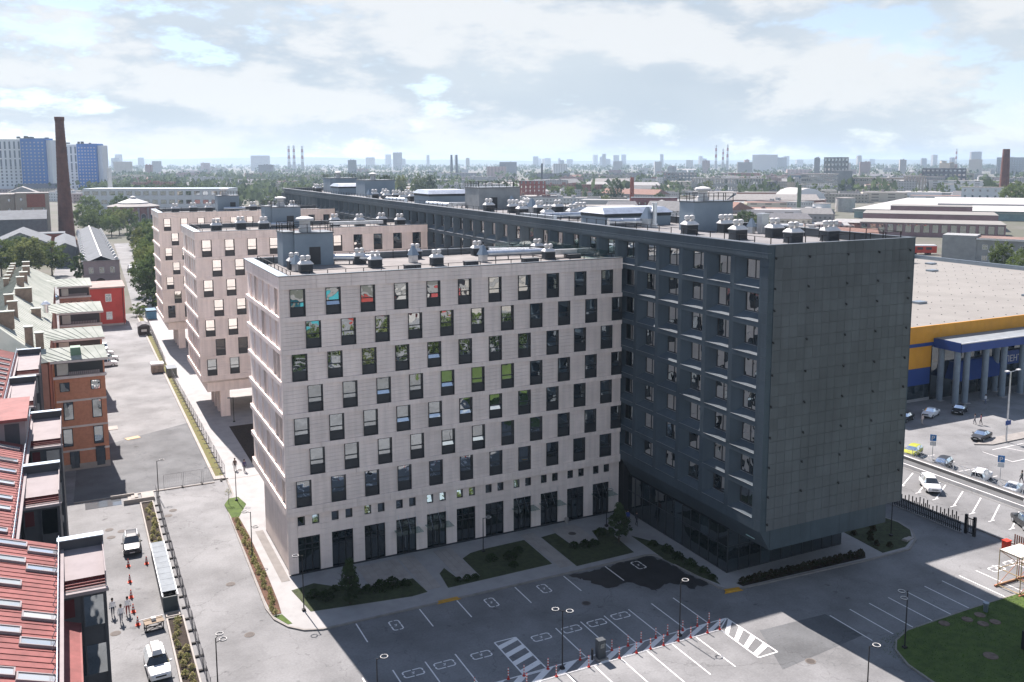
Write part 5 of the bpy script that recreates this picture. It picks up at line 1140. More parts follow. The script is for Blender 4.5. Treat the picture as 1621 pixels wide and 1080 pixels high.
lamp_post(-10.09,31.2,4.9,'lamp post at the yard fence corner',[(.2,0)])
lamp_post(-9.67,-16.9,4.2,'lamp post at the driveway fence near the picture bottom',[(.9,0),(.2,-.35)])
lamp_post(64.53,-20.18,4.6,'lamp post on the rounded lawn behind the dark block',[(.9,0)],z=.12)
lamp_post(1.4,-25.4,3.9,'lamp post on the bay lines near the picture bottom',[(.0,0)])
lamp_post(36.62,-3.13,4.4,'lamp post beside the young pine',[(.2,0)],z=.12)
lamp_post(36.9,-42.4,4.6,'lamp post at the lower edge of the sunlit asphalt',[(-.3,0)])
lamp_post(4.4,62.5,4.2,'lamp post under the middle raised wing',[(3.0,0)])
t = thing('street_light', 'tall grey street light with two arms in the shop car park', 'street light', (109.3,-2.4,.15))
ob('pole', MB().tube((0,0,0),(0,0,11),.14,.09,10).mesh('pole', m_metal), t)
for s_ in (-1, 1): q = ob('arm', MB().tube((0,0,10.9),(s_*1.3,-.3,11.2),.05,n=6).mesh('arm', m_metal), t); ob('lantern', MB().box(s_*1.3-.35,s_*1.3+.35,-.5,-.1,11.12,11.28).mesh('lantern', m_white), q)
ob('banner', (MB().box(-.6,.6,-.18,-.12,2.6,3.3), m_bluew), t)
# flexible red and white bollards
BS = MB().lathe([(.14,0),(.14,.05),(.05,.06),(.05,1.0),(.02,1.03)], 10).mesh('post', mat('bollard_red', (.50,.035,.025), .5)); BR = MB().lathe([(.054,0),(.054,.13)], 10).mesh('reflective_band', m_white)
bl = [(19.2,-26.95),(22.5,-26.85),(24.2,-26.85),(25.6,-26.85),(27.2,-26.85),(28.5,-26.85),(30.2,-26.85),(31.9,-26.8),(33.3,-26.75)]
bl2 = [(6.2,-26.9),(9.2,-26.9),(12.3,-26.85),(13.7,-27.0),(16.0,-27.0)]; bl3 = [(10.3,-28.3),(13.3,-28.3),(16.1,-28.3),(19.3,-28.25),(22.4,-28.25),(24.2,-28.2),(25.7,-28.2),(27.1,-28.2),(28.7,-28.2),(30.1,-28.2),(32.0,-28.2),(33.4,-28.2)]
for grp, L_, nm in (('back row',sorted(bl+bl2),'back'),('front row',bl3,'front')):
    for i, (x, y) in enumerate(L_):
        t = thing('bollard', ORD[i]+' red and white bollard in the '+nm+' centre-strip row, counted leftmost first', 'bollard', (x, y, .012), 0, 'bollards on the centre strip, '+grp); ob('post', BS, t)
        for z in (.35,.6,.85): ob('reflective_band', BR, t, (0,0,z))
t = thing('charger', 'dark upright electric car charger on the centre strip', 'charger', (20.9,-27.55,.015)); ob('cabinet', (MB().box(-.35,.35,-.3,.3,.12,1.8), m_unit), t); ob('base', (MB().box(-.55,.55,-.45,.45,0,.118), m_kerb), t); ob('screen', (MB().box(-.2,.2,-.33,-.303,1.1,1.5), m_glassd), t); ob('side_panel', (MB().box(.36,.38,-.22,.22,.3,1.65), mat('charger_tan', (.33,.22,.13), .6)), t); ob('stub', MB().lathe([(.1,0),(.1,1.0)], 8, c=(-.75,.15,0)).mesh('stub', m_black), t)
# cones
CN = MB().box(-.2,.2,-.2,.2,0,.05).lathe([(.15,.05),(.035,.75)], 12).mesh('cone', mat('cone_orange', (.60,.06,.02), .6)); CB = [MB().lathe([(.12-.025,.25),(.105-.025,.37)], 12), None]
CBM = MB().lathe([(.122,.28),(.102,.40)], 12).lathe([(.086,.5),(.067,.6)], 12).mesh('reflective_band', m_white)
for i, (x, y) in enumerate(((-14.9,10.8),(-13.1,10.6),(-15.0,6.7),(-15.1,3.0),(-15.1,-.3),(-14.9,-3.2))):
    t = thing('traffic_cone', ('orange traffic cone just in front of the dark parked car','orange traffic cone beside the planter kerb','orange traffic cone second after the dark car','orange traffic cone level with the ramp roof','orange traffic cone nearest the walking group','orange traffic cone nearest the barrier')[i], 'traffic cone', (x, y, .004), 0, 'traffic cones on the street'); t.scale = (1.1,1.1,1.15); ob('cone', CN, t); ob('reflective_band', CBM, t)
t = thing('work_trestle', 'tan and black trestle with a white machine on the street', 'trestle', (-13.6,-4.6,0), .12)
b = MB()
for x in (-.75,.75):
    for y in (-.5,.5): b.box(x-.04,x+.04,y-.04,y+.04,0,.8)
for y in (-.5,.5): b.tube((-.75,y,.1),(.75,y,.75),.03,n=5).tube((.75,y,.1),(-.75,y,.75),.03,n=5).box(-.8,.8,y-.03,y+.03,.02,.08)
ob('legs', b.mesh('legs', m_black), t); ob('top', (MB().box(-.85,.85,-.6,.6,.8,.86), mat('trestle_top', (.24,.19,.14), .8)), t); ob('machine', (MB().box(-.2,.2,-.15,.2,.862,1.15).box(-1.2,.9,.3,.36,.95,1.02), m_white), t)
# parking signs
def psign(x, y, h, label):
    t = thing('parking_sign', label, 'sign', (x, y, 0), R(-48)); ob('pole', MB().tube((0,0,0),(0,0,h),.045,n=8).mesh('pole', m_metal), t)
    p = ob('board', (MB().box(-.42,.42,-.07,-.04,h-.95,h), mat('sign_blue', (.02,.16,.42), .5)), t); text('P', .95, m_white, p, (-.27,-.072,h-.83), (R(90),0,0)); ob('plate', (MB().box(-.4,.4,-.07,-.04,h-1.65,h-1.0), m_white), t)
psign(92.2,-3.0,3.7,'blue parking sign behind the yellow car'); psign(93.5,-12.9,3.3,'blue parking sign beside the white crossover')
thing('litter_bin', 'small grey vent stub on the dark lawn', 'vent', (58.29,-37.06,.13), mesh=MB().lathe([(.22,0),(.22,.75),(.3,.77),(.28,.9)], 12).mesh('litter_bin', m_copl))
thing('litter_bin', 'pale litter bin against a shopfront pillar', 'bin', (32.9,-.1,.13), mesh=MB().lathe([(.22,0),(.26,.6),(.2,.62)], 12).mesh('litter_bin', m_conc2))
thing('stone_slab', 'pale stone slab lying on the rounded lawn', 'stone', (64.6,-22.0,.15), .2, mesh=MB().box(0,1.6,-.3,.3,0,.12).box(.1,.7,-.28,.28,.121,.2).mesh('stone_slab', m_conc2))
thing('bench', 'low dark slatted bench at the lawn edge of the picture', 'bench', (55.0,-45.2,.13), mesh=MB().box(0,.4,0,2.2,0,1.7).box(.42,.5,0,2.2,.1,1.6).box(.52,.6,0,2.2,.1,1.6).mesh('bench', m_black))

# ------------------------------------------------------------------ cars
def car_parts(kind, paint):
    # stations along the length: (x, half width, sill z, belt z, roof z, roof half width, tag)
    if kind == 'sedan': S = [(-2.3,.62,.42,.62,.66,.55),(-2.22,.78,.30,.82,.86,.70),(-1.75,.86,.25,.95,.98,.76),(-1.2,.89,.24,.96,1.02,.76),(-.75,.90,.24,.97,1.36,.60),(-.1,.90,.24,.96,1.45,.60),(.45,.90,.24,.95,1.40,.60),(1.05,.89,.24,.94,1.0,.74),(1.7,.86,.25,.84,.88,.72),(2.15,.76,.30,.72,.76,.64),(2.3,.6,.42,.58,.62,.5)]; top = (3,7)
    elif kind == 'suv': S = [(-2.25,.70,.45,.85,.90,.60),(-2.18,.84,.36,1.0,1.10,.70),(-1.95,.90,.33,1.08,1.60,.62),(-1.2,.92,.32,1.09,1.70,.66),(-.4,.93,.32,1.08,1.72,.66),(.35,.93,.32,1.06,1.66,.65),(1.0,.92,.32,1.05,1.10,.80),(1.65,.90,.33,.98,1.03,.78),(2.12,.82,.36,.86,.90,.70),(2.25,.66,.45,.70,.76,.56)]; top = (1,6)
    else: S = [(-2.05,.66,.42,.80,.86,.58),(-1.98,.80,.32,.94,1.02,.66),(-1.65,.87,.28,1.0,1.38,.58),(-1.0,.89,.27,1.0,1.49,.62),(-.3,.89,.27,.98,1.51,.62),(.35,.89,.27,.96,1.43,.60),(1.0,.88,.27,.95,1.0,.74),(1.5,.85,.28,.86,.91,.70),(1.92,.76,.32,.74,.78,.62),(2.05,.6,.42,.60,.66,.5)]; top = (1,6)
    body, gl, trim = MB(), MB(), MB()
    def ring(s):
        x, w, z0, zb, zr, wr = s
        half = [(w*.93, z0), (w, z0+(zb-z0)*.35), (w*1.0, z0+(zb-z0)*.75), (w*.95, zb), (wr, zr-.04 if zr-zb > .1 else zr-.01), (wr*.72, zr)]
        return [(x, y, z) for y, z in half] + [(x, -y, z) for y, z in reversed(half)]
    rings = [ring(s) for s in S]
    for i in range(len(S)-1):
        A, Bq = rings[i], rings[i+1]; cab0, cab1 = S[i][4]-S[i][3] > .2, S[i+1][4]-S[i+1][3] > .2
        for j in range(11):
            q = (A[j], Bq[j], Bq[j+1], A[j+1]); tgt = body
            if j in (3, 7) and cab0 and cab1: tgt = gl
            elif j in (3,4,5,6,7) and (cab0 != cab1) : tgt = gl if j in (4,5,6,3,7) else body
            tgt.quad(*q)
        trim.quad(A[0], A[11], Bq[11], Bq[0])
    body.quad(*reversed(rings[0])); body.quad(*rings[-1])
    for i in range(len(S)-1):                      # pillars across the side glass
        if S[i][4]-S[i][3] > .2 and i % 2 == 1:
            for s_ in (0, 1):
                a, c = (rings[i][3], rings[i][4]) if s_ == 0 else (rings[i][8], rings[i][7]); o_ = .012 if s_ == 0 else -.012
                body.quad((a[0]-.05,a[1]+o_,a[2]),(a[0]+.05,a[1]+o_,a[2]),(c[0]+.05,c[1]+o_,c[2]),(c[0]-.05,c[1]+o_,c[2]))
    lx = S[-2][0]; rx = S[1][0]
    return body.mesh('body', paint, True), gl.mesh('windows', m_carg, True), trim.mesh('underbody', m_rubber), S
m_carg = glass_mat('car_glass', (.01,.012,.014), .10)
TY = MB().lathe([(.20,-.11),(.30,-.11),(.335,-.08),(.335,.08),(.30,.11),(.20,.11)], 18).mesh('tyre', m_rubber); RM = MB().lathe([(.06,-.118),(.21,-.112),(.21,.112),(.06,.118)], 12).mesh('rim', m_metal)
HL = mat('headlamp', (.75,.78,.8), .2, spec=.7); TL = mat('tail_lamp', (.35,.01,.01), .3)
def carpaint(n, c, metal=.0): return mat('car_'+n, c, .35, .02, .5, metal=metal, spec=.4)
_CARS = {}
def car(x, y, rz, kind, pn, pc, label, roofbox=False, metal=0.0, z=0.012):
    k = (kind, pn)
    if k not in _CARS: _CARS[k] = car_parts(kind, carpaint(pn, pc, metal))
    bm_, gm, um, S = _CARS[k]; Lh = S[-1][0]
    t = thing('car', label, 'car', (x, y, z), rz, 'parked cars')
    ob('body', bm_, t); ob('windows', gm, t); ob('underbody', um, t)
    for wx in (Lh*.60, -Lh*.60):
        for s_ in (-1, 1):
            w = ob('wheel', TY, t, (wx, s_*.80, .335)); w.rotation_euler = (R(90),0,0); ob('rim', RM, w)
    zb = S[-2][3]; zt = S[1][3]
    for s_ in (-1, 1):
        ob('headlight', MB().frustum(-.12,.06,-.17,.17,-.07,-.16,.02,-.15,.15,.07).mesh('headlight', HL), t, (Lh-.12, s_*.56, zb-.06)); ob('taillight', MB().box(-.05,.06,-.14,.14,-.09,.09).mesh('taillight', TL), t, (-Lh+.10, s_*.60, zt-.10))
        ob('mirror', MB().box(-.07,.07,-.09,.09,-.06,.07).mesh('mirror', carpaint(pn, pc, metal)), t, (.72, s_*1.0, S[5][3]+.06))
    ob('number_plate', MB().box(0,.02,-.26,.26,-.055,.055).mesh('number_plate', m_white), t, (Lh+.0, 0, .52)); ob('grille', MB().box(-.06,.012,-.42,.42,-.07,.07).mesh('grille', m_rubber), t, (Lh-.01, 0, .70))
    if kind == 'suv':
        for s_ in (-1, 1): ob('roof_rail', MB().box(-1.5,.2,-.02,.02,0,.05).mesh('roof_rail', m_metal), t, (0, s_*.6, 1.70))
    if roofbox: ob('roof_box', MB().frustum(-1.5,.6,-.42,.42,1.78,-1.35,.35,-.32,.32,2.1).mesh('roof_box', m_white), t)
W_, G2, BK, SV = ('white',(.72,.73,.74)), ('graphite',(.035,.038,.043)), ('black',(.012,.013,.015)), ('silver',(.42,.45,.48))
car(-14.25,15.4,R(-92),'suv',*G2,'dark grey car with roof rails parked by the planter')
car(-13.95,-12.4,R(-87),'suv',*W_,'white car with a white roof box near the picture bottom',roofbox=True)
car(-12.8,136.5,R(-90),'suv',*W_,'white van-like car farthest of the row by the orange building'); car(-13.2,130.5,R(0),'sedan',*W_,'white car second in the row by the orange building'); car(-12.6,124.3,R(0),'sedan',*W_,'white car third in the row by the orange building'); car(-13.0,118.3,R(0),'suv',*W_,'white car nearest of the row by the orange building')
car(91.2,-.4,R(200),'hatch','lime',(.36,.38,.05),'yellow green hatchback beside the dark block edge'); car(90.4,-6.2,R(200),'hatch',*G2,'grey hatchback behind the criss-cross railing')
car(81.6,-11.4,R(235),'suv',*W_,'white car alone in the lower row of bays'); car(90.6,-12.2,R(20),'suv',*W_,'white crossover with dark glass beside the parking sign'); car(90.0,-17.2,R(200),'sedan',*SV,'silver sedan at the criss-cross railing'); car(89.2,-20.9,R(200),'sedan',*W_,'white sedan at the picture edge behind the railing')
car(81.2,-25.2,R(60),'suv',*G2,'dark car at the picture edge in the lower bays'); car(107.2,-.9+1.2,R(195),'sedan',*G2,'dark grey sedan near the tall street light'); car(111.2,13.0,R(200),'sedan',*W_,'white car with dark marks in the shade of the canopy'); car(117.4,12.2,R(205),'sedan',*BK,'black sedan in the shade of the canopy'); car(105.0,13.0,R(200),'sedan',*BK,'black car half hidden by the dark block edge'); car(90.0,4.2,R(200),'hatch','darkred',(.20,.02,.02),'dark red car mostly hidden by the dark block edge')
car(3.5,312,R(95),'sedan',*W_,'white car on the pale lane between trees'); car(2.6,300,R(95),'suv',*SV,'silver car on the pale lane between trees'); car(-24.5,236,R(70),'sedan',*W_,'white car in the lane beside the big tree'); car(-23.5,230,R(70),'sedan',*BK,'black car in the lane beside the big tree')

# ------------------------------------------------------------------ people
def person(x, y, rz, shirt, trousers, label, stride=.18, arms=.12, hair=(.03,.02,.015), z=.02, h=1.75):
    me = bpy.data.meshes.new('body')
    J = [(0,0,.95,.15),(0,0,1.18,.145),(0,.0,1.42,.15),(0,0,1.50,.065),(0,.015,1.64,.098),(0,.01,1.74,.07),
         (.10,0,.90,.10),(.11,stride,.50,.068),(.11,stride*.7,.09,.045),(.11,stride*.7+.14,.04,.04),
         (-.10,0,.90,.10),(-.11,-stride*.6,.50,.068),(-.11,-stride*1.5,.10,.045),(-.11,-stride*1.5+.14,.04,.04),
         (.19,0,1.40,.062),(.25,-.05,1.13,.047),(.27,arms,.90,.038),(.27,arms+.04,.80,.035),
         (-.19,0,1.40,.062),(-.25,-.02,1.13,.047),(-.27,arms*.4,.90,.038),(-.27,arms*.4+.04,.80,.035)]
    E_ = [(0,1),(1,2),(2,3),(3,4),(4,5),(0,6),(6,7),(7,8),(8,9),(0,10),(10,11),(11,12),(12,13),(2,14),(14,15),(15,16),(16,17),(2,18),(18,19),(19,20),(20,21)]
    me.from_pydata([j[:3] for j in J], E_, [])
    o = thing('person', label, 'person', (x, y, z), rz, None, me); o.scale = (h/1.75,)*3
    o.modifiers.new('skin', 'SKIN')
    for i, j in enumerate(J): me.skin_vertices[0].data[i].radius = (j[3], j[3]*.8 if 1 <= i <= 2 or i == 0 else j[3])
    me.skin_vertices[0].data[0].use_root = True
    s_ = o.modifiers.new('sub', 'SUBSURF'); s_.levels = s_.render_levels = 1
    key = 'cloth_%02x%02x%02x_%02x%02x%02x' % tuple(int(255*c) for c in shirt+trousers)
    if key not in _MC:
        m = bpy.data.materials.new(key); m.use_nodes = True; N, L = m.node_tree.nodes, m.node_tree.links; b_ = N['Principled BSDF']; b_.inputs['Roughness'].default_value = .85
        tc = N.new('ShaderNodeTexCoord'); sp = N.new('ShaderNodeSeparateXYZ'); L.new(tc.outputs['Object'], sp.inputs[0]); cr = N.new('ShaderNodeValToRGB'); cr.color_ramp.interpolation = 'CONSTANT'; dv_ = N.new('ShaderNodeMath'); dv_.operation = 'DIVIDE'; dv_.inputs[1].default_value = 2; L.new(sp.outputs[2], dv_.inputs[0]); L.new(dv_.outputs[0], cr.inputs[0])
        e = cr.color_ramp.elements; e[0].position = 0; e[0].color = (.03,.03,.03,1); e[1].position = .05; e[1].color = (*trousers,1)
        for p_, c_ in ((.475,shirt),(.745,(.42,.26,.19))): q = e.new(p_); q.color = (*c_,1)
        L.new(cr.outputs[0], b_.inputs['Base Color']); _MC[key] = m
    me.materials.append(_MC[key])
    ob('hair', MB().lathe([(.102,1.62),(.112,1.70),(.105,1.78),(.06,1.835)], 12, c=(0,-.012,0)).mesh('hair', mat('hair_%d' % int(hair[0]*100), hair, .8), True), o)
    return o
wh = (.88,.88,.88)
person(-16.9,-.3,R(-175),wh,(.06,.07,.10),'person in white shirt and dark trousers on the far side of the walking trio'); person(-16.25,-2.0,R(-170),wh,(.16,.18,.22),'person in white shirt and grey trousers nearest of the walking trio')
person(-15.6,-.6,R(-185),wh,(.28,.04,.04),'person in white shirt and dark red shorts of the walking trio'); person(.5,37.4,R(170),(.12,.09,.08),(.05,.05,.06),'person in brown top walking beside the fence'); person(1.6,36.3,R(185),(.06,.05,.12),(.03,.03,.05),'person in purple dark top walking in the wing shadow')
person(-14.2,91.5,R(90),(.02,.02,.02),(.02,.02,.02),'person in black at the orange building corner'); person(39.3,-3.6,R(120),(.02,.05,.22),(.05,.05,.07),'person in blue jacket behind the young pine',z=.13); person(38.6,-3.0,R(60),(.30,.12,.12),(.04,.04,.05),'person in red top behind the young pine',z=.13); person(39.9,-4.6,R(200),(.03,.03,.04),(.03,.03,.04),'person in dark clothes by the glass base',z=.13)
person(105.6,10.0,R(0),(.62,.52,.48),(.45,.40,.36),'person in pale clothes beside the black car'); person(113.4,6.2,R(30),(.20,.20,.22),(.06,.06,.08),'person in grey top of the pair crossing the shop car park'); person(114.1,5.6,R(30),(.28,.10,.14),(.07,.06,.07),'person in maroon top of the pair crossing the shop car park'); person(126.3,13.9,R(0),(.6,.62,.66),(.1,.12,.2),'person in pale shirt with a bicycle under the canopy'); person(94.4,-15.4,R(60),(.05,.06,.06),(.04,.04,.05),'person with a dark backpack beside the silver sedan')
# ------------------------------------------------------------------ trees
def crown_mesh(name, seed, H, Rr, z0, n, k, leaf, mats, shape='round'):
    rg = random.Random(seed); b = MB()
    for i in range(n):
        while True:
            p = Vector((rg.uniform(-1,1), rg.uniform(-1,1), rg.uniform(-1,1)))
            if .30 < p.length < 1: break
        t = (p.z+1)/2
        if shape == 'cone': rr = Rr*(1.02-t)**.8; c = Vector((p.x*rr, p.y*rr, z0+(H-z0)*t))
        elif shape == 'tall': rr = Rr*(.55+.6*math.sin(math.pi*min(1,t*.9+.08))); c = Vector((p.x*rr, p.y*rr, z0+(H-z0)*t))
        else: c = Vector((p.x*Rr*(1.12 if t < .5 else 1), p.y*Rr, z0+(H-z0)*(.5+p.z*.5)))
        c += Vector((rg.gauss(0,.05), rg.gauss(0,.05), rg.gauss(0,.04)))*Rr
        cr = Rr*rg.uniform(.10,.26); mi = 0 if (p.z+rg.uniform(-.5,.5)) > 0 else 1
        for j in range(k):
            d = Vector((rg.gauss(0,1), rg.gauss(0,1), rg.gauss(0,.8))).normalized()*cr*rg.random()**.4
            u = (d.normalized()+Vector((rg.uniform(-.8,.8), rg.uniform(-.8,.8), rg.uniform(-.3,1.0)))).normalized(); w = u.orthogonal().normalized(); v = u.cross(w); l = leaf*rg.uniform(.6,1.3); q = c+d
            b.quad(q-w*l-v*l*.4, q+w*l*.1-v*l*.7, q+w*l+v*l*.4, q-w*l*.1+v*l*.7, m=(mi if rg.random() < .75 else rg.randrange(len(mats))))
    return b.mesh(name, mats)
def trunk_mesh(H, r, z0, seed):
    rg = random.Random(seed); b = MB(); top = z0+(H-z0)*.6
    b.tube((0,0,-.1),(0,0,z0),r,r*.75,8); b.tube((0,0,z0),(.1*r,0,top),r*.75,r*.25,7)
    for i in range(7):
        a = rg.uniform(0,6.28); z = z0+(top-z0)*i/7; l = (H-z0)*rg.uniform(.25,.38); b.tube((0,0,z),(l*math.cos(a),l*math.sin(a),z+l*.7),r*.35,r*.08,5)
    return b.mesh('trunk', m_bark)
def lmat(n, c): return leaf_mat('leaf_'+n, c, .18)
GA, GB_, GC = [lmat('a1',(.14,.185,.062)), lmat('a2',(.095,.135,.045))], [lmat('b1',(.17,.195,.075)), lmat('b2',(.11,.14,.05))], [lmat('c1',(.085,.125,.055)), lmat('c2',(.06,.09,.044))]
TREES = {
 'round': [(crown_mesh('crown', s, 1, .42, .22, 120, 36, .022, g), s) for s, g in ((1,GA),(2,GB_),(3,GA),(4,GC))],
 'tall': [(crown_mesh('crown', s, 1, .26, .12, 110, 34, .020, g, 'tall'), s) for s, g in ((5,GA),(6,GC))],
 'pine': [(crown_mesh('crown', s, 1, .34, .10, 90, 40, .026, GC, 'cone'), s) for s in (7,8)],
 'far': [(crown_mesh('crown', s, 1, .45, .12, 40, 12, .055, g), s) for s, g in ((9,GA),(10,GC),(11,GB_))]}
TR = trunk_mesh(1, .022, .22, 3)
def tree(x, y, h, kind, label, group=None, wide=1.0, i=None, z=0.0):
    me, sd = TREES[kind][(i if i is not None else random.randrange(99)) % len(TREES[kind])]
    t = thing('pine_tree' if kind == 'pine' else 'tree', label, 'tree', (x, y, z), uni(0,6.28), group); t.scale = (h*wide, h*wide, h)
    ob('crown', me, t); ob('trunk', TR, t)
tree(4.0,-8.3,4.6,'pine','young pine on the shaded lawn at the first shopfronts',z=.12,i=0); tree(35.5,-7.6,4.8,'pine','young pine on the lawn near the dark block',z=.12,i=1)
t = thing('sapling', 'thin staked sapling on the small bright lawn', 'sapling', (-2.4,24.2,.12)); ob('stem', MB().tube((0,0,0),(.05,0,2.1),.035,.015,6).tube((.02,0,1.2),(.35,.1,1.8),.015,n=4).tube((.02,0,1.4),(-.3,-.1,1.9),.015,n=4).mesh('stem', m_bark), t); ob('leaves', bush_mesh('leaves', .5, 1.0, 60, .07, lf_y, 31), t, (0,0,1.2))
for i, (x, y, h, w) in enumerate(((-42,302,15,1.1),(-32,292,15.5,1.15),(-25,300,13,1.1),(-36,318,14,1.1))): tree(x, y, h, 'round', ('big leafy tree at the picture edge behind the green roof','biggest leafy tree behind the green roof','leafy tree behind the green roof nearest the lane','leafy tree deepest in the clump behind the green roof')[i], 'clump behind the green roof', w, i)
tree(-15.8,262,12,'tall','narrow dark tree beside the pink hall gable',None,.9,1)
L_ = [(3.5,205,14),(7,214,15),(4.5,226,14),(9.5,238,15),(6.5,252,14),(12,262,15),(8.5,280,14),(12.5,297,15),(10,318,13),(15,335,15),(11.5,356,14),(16,375,15),(12,398,13),(18,415,14),(20,250,15),(22,285,15)]
for i, (x, y, h) in enumerate(L_): tree(x, y, h, 'round', ORD[i]+' leafy tree of the row along the pale lane, counted from the yard', 'trees along the pale lane', .95)
for i, (x, y, h) in enumerate(((-6,500,15),(-1,512,17),(4,488,13),(9,505,14),(14,520,15))): tree(x, y, h, 'round', ORD[i]+' tree of the clump right of the brick chimney', 'trees beside the chimney', 1.0)
tree(2.5,196,6.5,'far','low dark bush beside the blue container',None,1.3,1); tree(5.5,190,5,'far','low shrub between the container and the trees',None,1.3,0); tree(-1.8,184,3.6,'far','low bush at the end of the yard',None,1.5,0)
tree(290,130,13.5,'round','leafy tree before the grey block beyond the supermarket',None,.75,0); tree(279,115,12.4,'round','leafy tree at the picture edge beyond the supermarket',None,.8,2); tree(*at_px(1606,800),25,'round','very large tree at the picture edge below the right brick chimney',None,1.2,2)
tree(449,647,27,'round','big dark tree standing alone in the middle distance',None,.62,3)
for i, (x, y) in enumerate(((292,862),(306,850),(322,842),(334,838))): tree(x, y, 29, 'round', ORD[i]+' tree of the tall clump beyond the dark roof', 'tall clump beyond the dark roof', .62)
for i, (x, y) in enumerate(((440,790),(455,780),(470,772))): tree(x, y, 17, 'round', ORD[i]+' tree of the trio beside the red brick block', 'trio beside the brick block', .8)
CAM = Vector((-18.6,-91.5)); YW = R(26.337); FW = Vector((math.sin(YW), math.cos(YW))); RT = Vector((math.cos(YW), -math.sin(YW)))
def at(px, D): return CAM+FW*D+RT*((px-822.6)/1445.94*D)
rs = random.Random(42)
for i in range(99):
    D = 480*(5.2**rs.random()); px = rs.uniform(-30,1650); p = at(px, D)
    if (D < 700 and 30 < p.x < 75) or (px > 1225 and D < 1000): continue
    tree(p.x, p.y, rs.uniform(11,19), 'far' if D > 800 else 'round', 'city tree scattered among the low roofs in the middle distance', 'scattered city trees', rs.uniform(.8,1.15))
# far woods as masses
def wood(name, label, n, D0, D1, x0, x1, hs):
    b = MB(); rg = random.Random(n)
    for i in range(n):
        D = D0*(D1/D0)**rg.random(); p = at(rg.uniform(x0,x1), D); h = rg.uniform(*hs); w = h*.55
        for j in range(9):
            c = Vector((p.x+rg.gauss(0,w*.5), p.y+rg.gauss(0,w*.5), h*rg.uniform(.25,.95))); u = Vector((rg.uniform(-1,1), rg.uniform(-1.2,.4), rg.uniform(-.2,1))).normalized(); a = u.orthogonal().normalized(); v = u.cross(a); l = w*rg.uniform(.3,.6)
            b.quad(c-a*l-v*l*.5, c+a*l*.2-v*l*.7, c+a*l+v*l*.5, c-a*l*.2+v*l*.7, m=rg.randrange(2))
    struct(name, b.mesh(name, [lmat('w1',(.10,.135,.065)), lmat('w2',(.078,.108,.055))]), kind='stuff', label=label)
wood('far_woods', 'distant green woods fading into haze between the roofs', 1500, 1000, 6000, -60, 1680, (10,20)); wood('near_woods', 'green woods behind the white garage block', 700, 850, 2600, 140, 640, (11,19)); wood('horizon_woods', 'dark line of trees near the skyline', 1500, 4000, 9000, -60, 1680, (14,26))
# ------------------------------------------------------------------ city
def far_wall(name, col, wx=3.2, wz=3.1, dark=.45):
    if name in _MC: return _MC[name]
    m = bpy.data.materials.new(name); m.use_nodes = True; N, L = m.node_tree.nodes, m.node_tree.links; b_ = N['Principled BSDF']; b_.inputs['Roughness'].default_value = .85
    g = N.new('ShaderNodeTexCoord'); sp = N.new('ShaderNodeSeparateXYZ'); L.new(g.outputs['Object'], sp.inputs[0])
    def mt(op, a, c=None):
        q = N.new('ShaderNodeMath'); q.operation = op
        for i, x in enumerate((a, c)):
            if x is None: continue
            if isinstance(x, (int,float)): q.inputs[i].default_value = x
            else: L.new(x, q.inputs[i])
        return q.outputs[0]
    def win(v, per, a, c): f = mt('FRACT', mt('DIVIDE', v, per)); return mt('MULTIPLY', mt('GREATER_THAN', f, a), mt('LESS_THAN', f, c))
    k = mt('MULTIPLY', win(mt('ADD', sp.outputs[0], sp.outputs[1]), wx, .28, .72), win(sp.outputs[2], wz, .3, .75))
    ge = N.new('ShaderNodeNewGeometry'); sn = N.new('ShaderNodeSeparateXYZ'); L.new(ge.outputs['Normal'], sn.inputs[0]); k = mt('MULTIPLY', k, mt('LESS_THAN', mt('ABSOLUTE', sn.outputs[2]), .3))
    mx = N.new('ShaderNodeMix'); mx.data_type = 'RGBA'; L.new(k, mx.inputs[0]); mx.inputs[6].default_value = (*col,1); mx.inputs[7].default_value = (*[c*dark for c in col],1); 
    oi = N.new('ShaderNodeObjectInfo'); hs = N.new('ShaderNodeHueSaturation'); mr = N.new('ShaderNodeMapRange'); mr.inputs[3].default_value = .75; mr.inputs[4].default_value = 1.2; L.new(oi.outputs['Random'], mr.inputs[0]); L.new(mr.outputs[0], hs.inputs['Value']); L.new(mx.outputs[2], hs.inputs['Color']); L.new(hs.outputs[0], b_.inputs['Base Color'])
    _MC[name] = m; return m
FWALL = [far_wall('far_grey',(.34,.34,.34)), far_wall('far_cream',(.46,.42,.36)), far_wall('far_brick',(.27,.14,.11)), far_wall('far_white',(.56,.56,.56)), far_wall('far_pink',(.42,.31,.29)), far_wall('far_dark',(.20,.20,.21))]
FROOF = [mat('far_roof_pale',(.27,.26,.25),.9), mat('far_roof_grey',(.19,.19,.19),.9), mat('far_roof_red',(.22,.13,.105),.9), mat('far_roof_dark',(.15,.15,.16),.9), mat('far_roof_white',(.36,.36,.355),.9)]
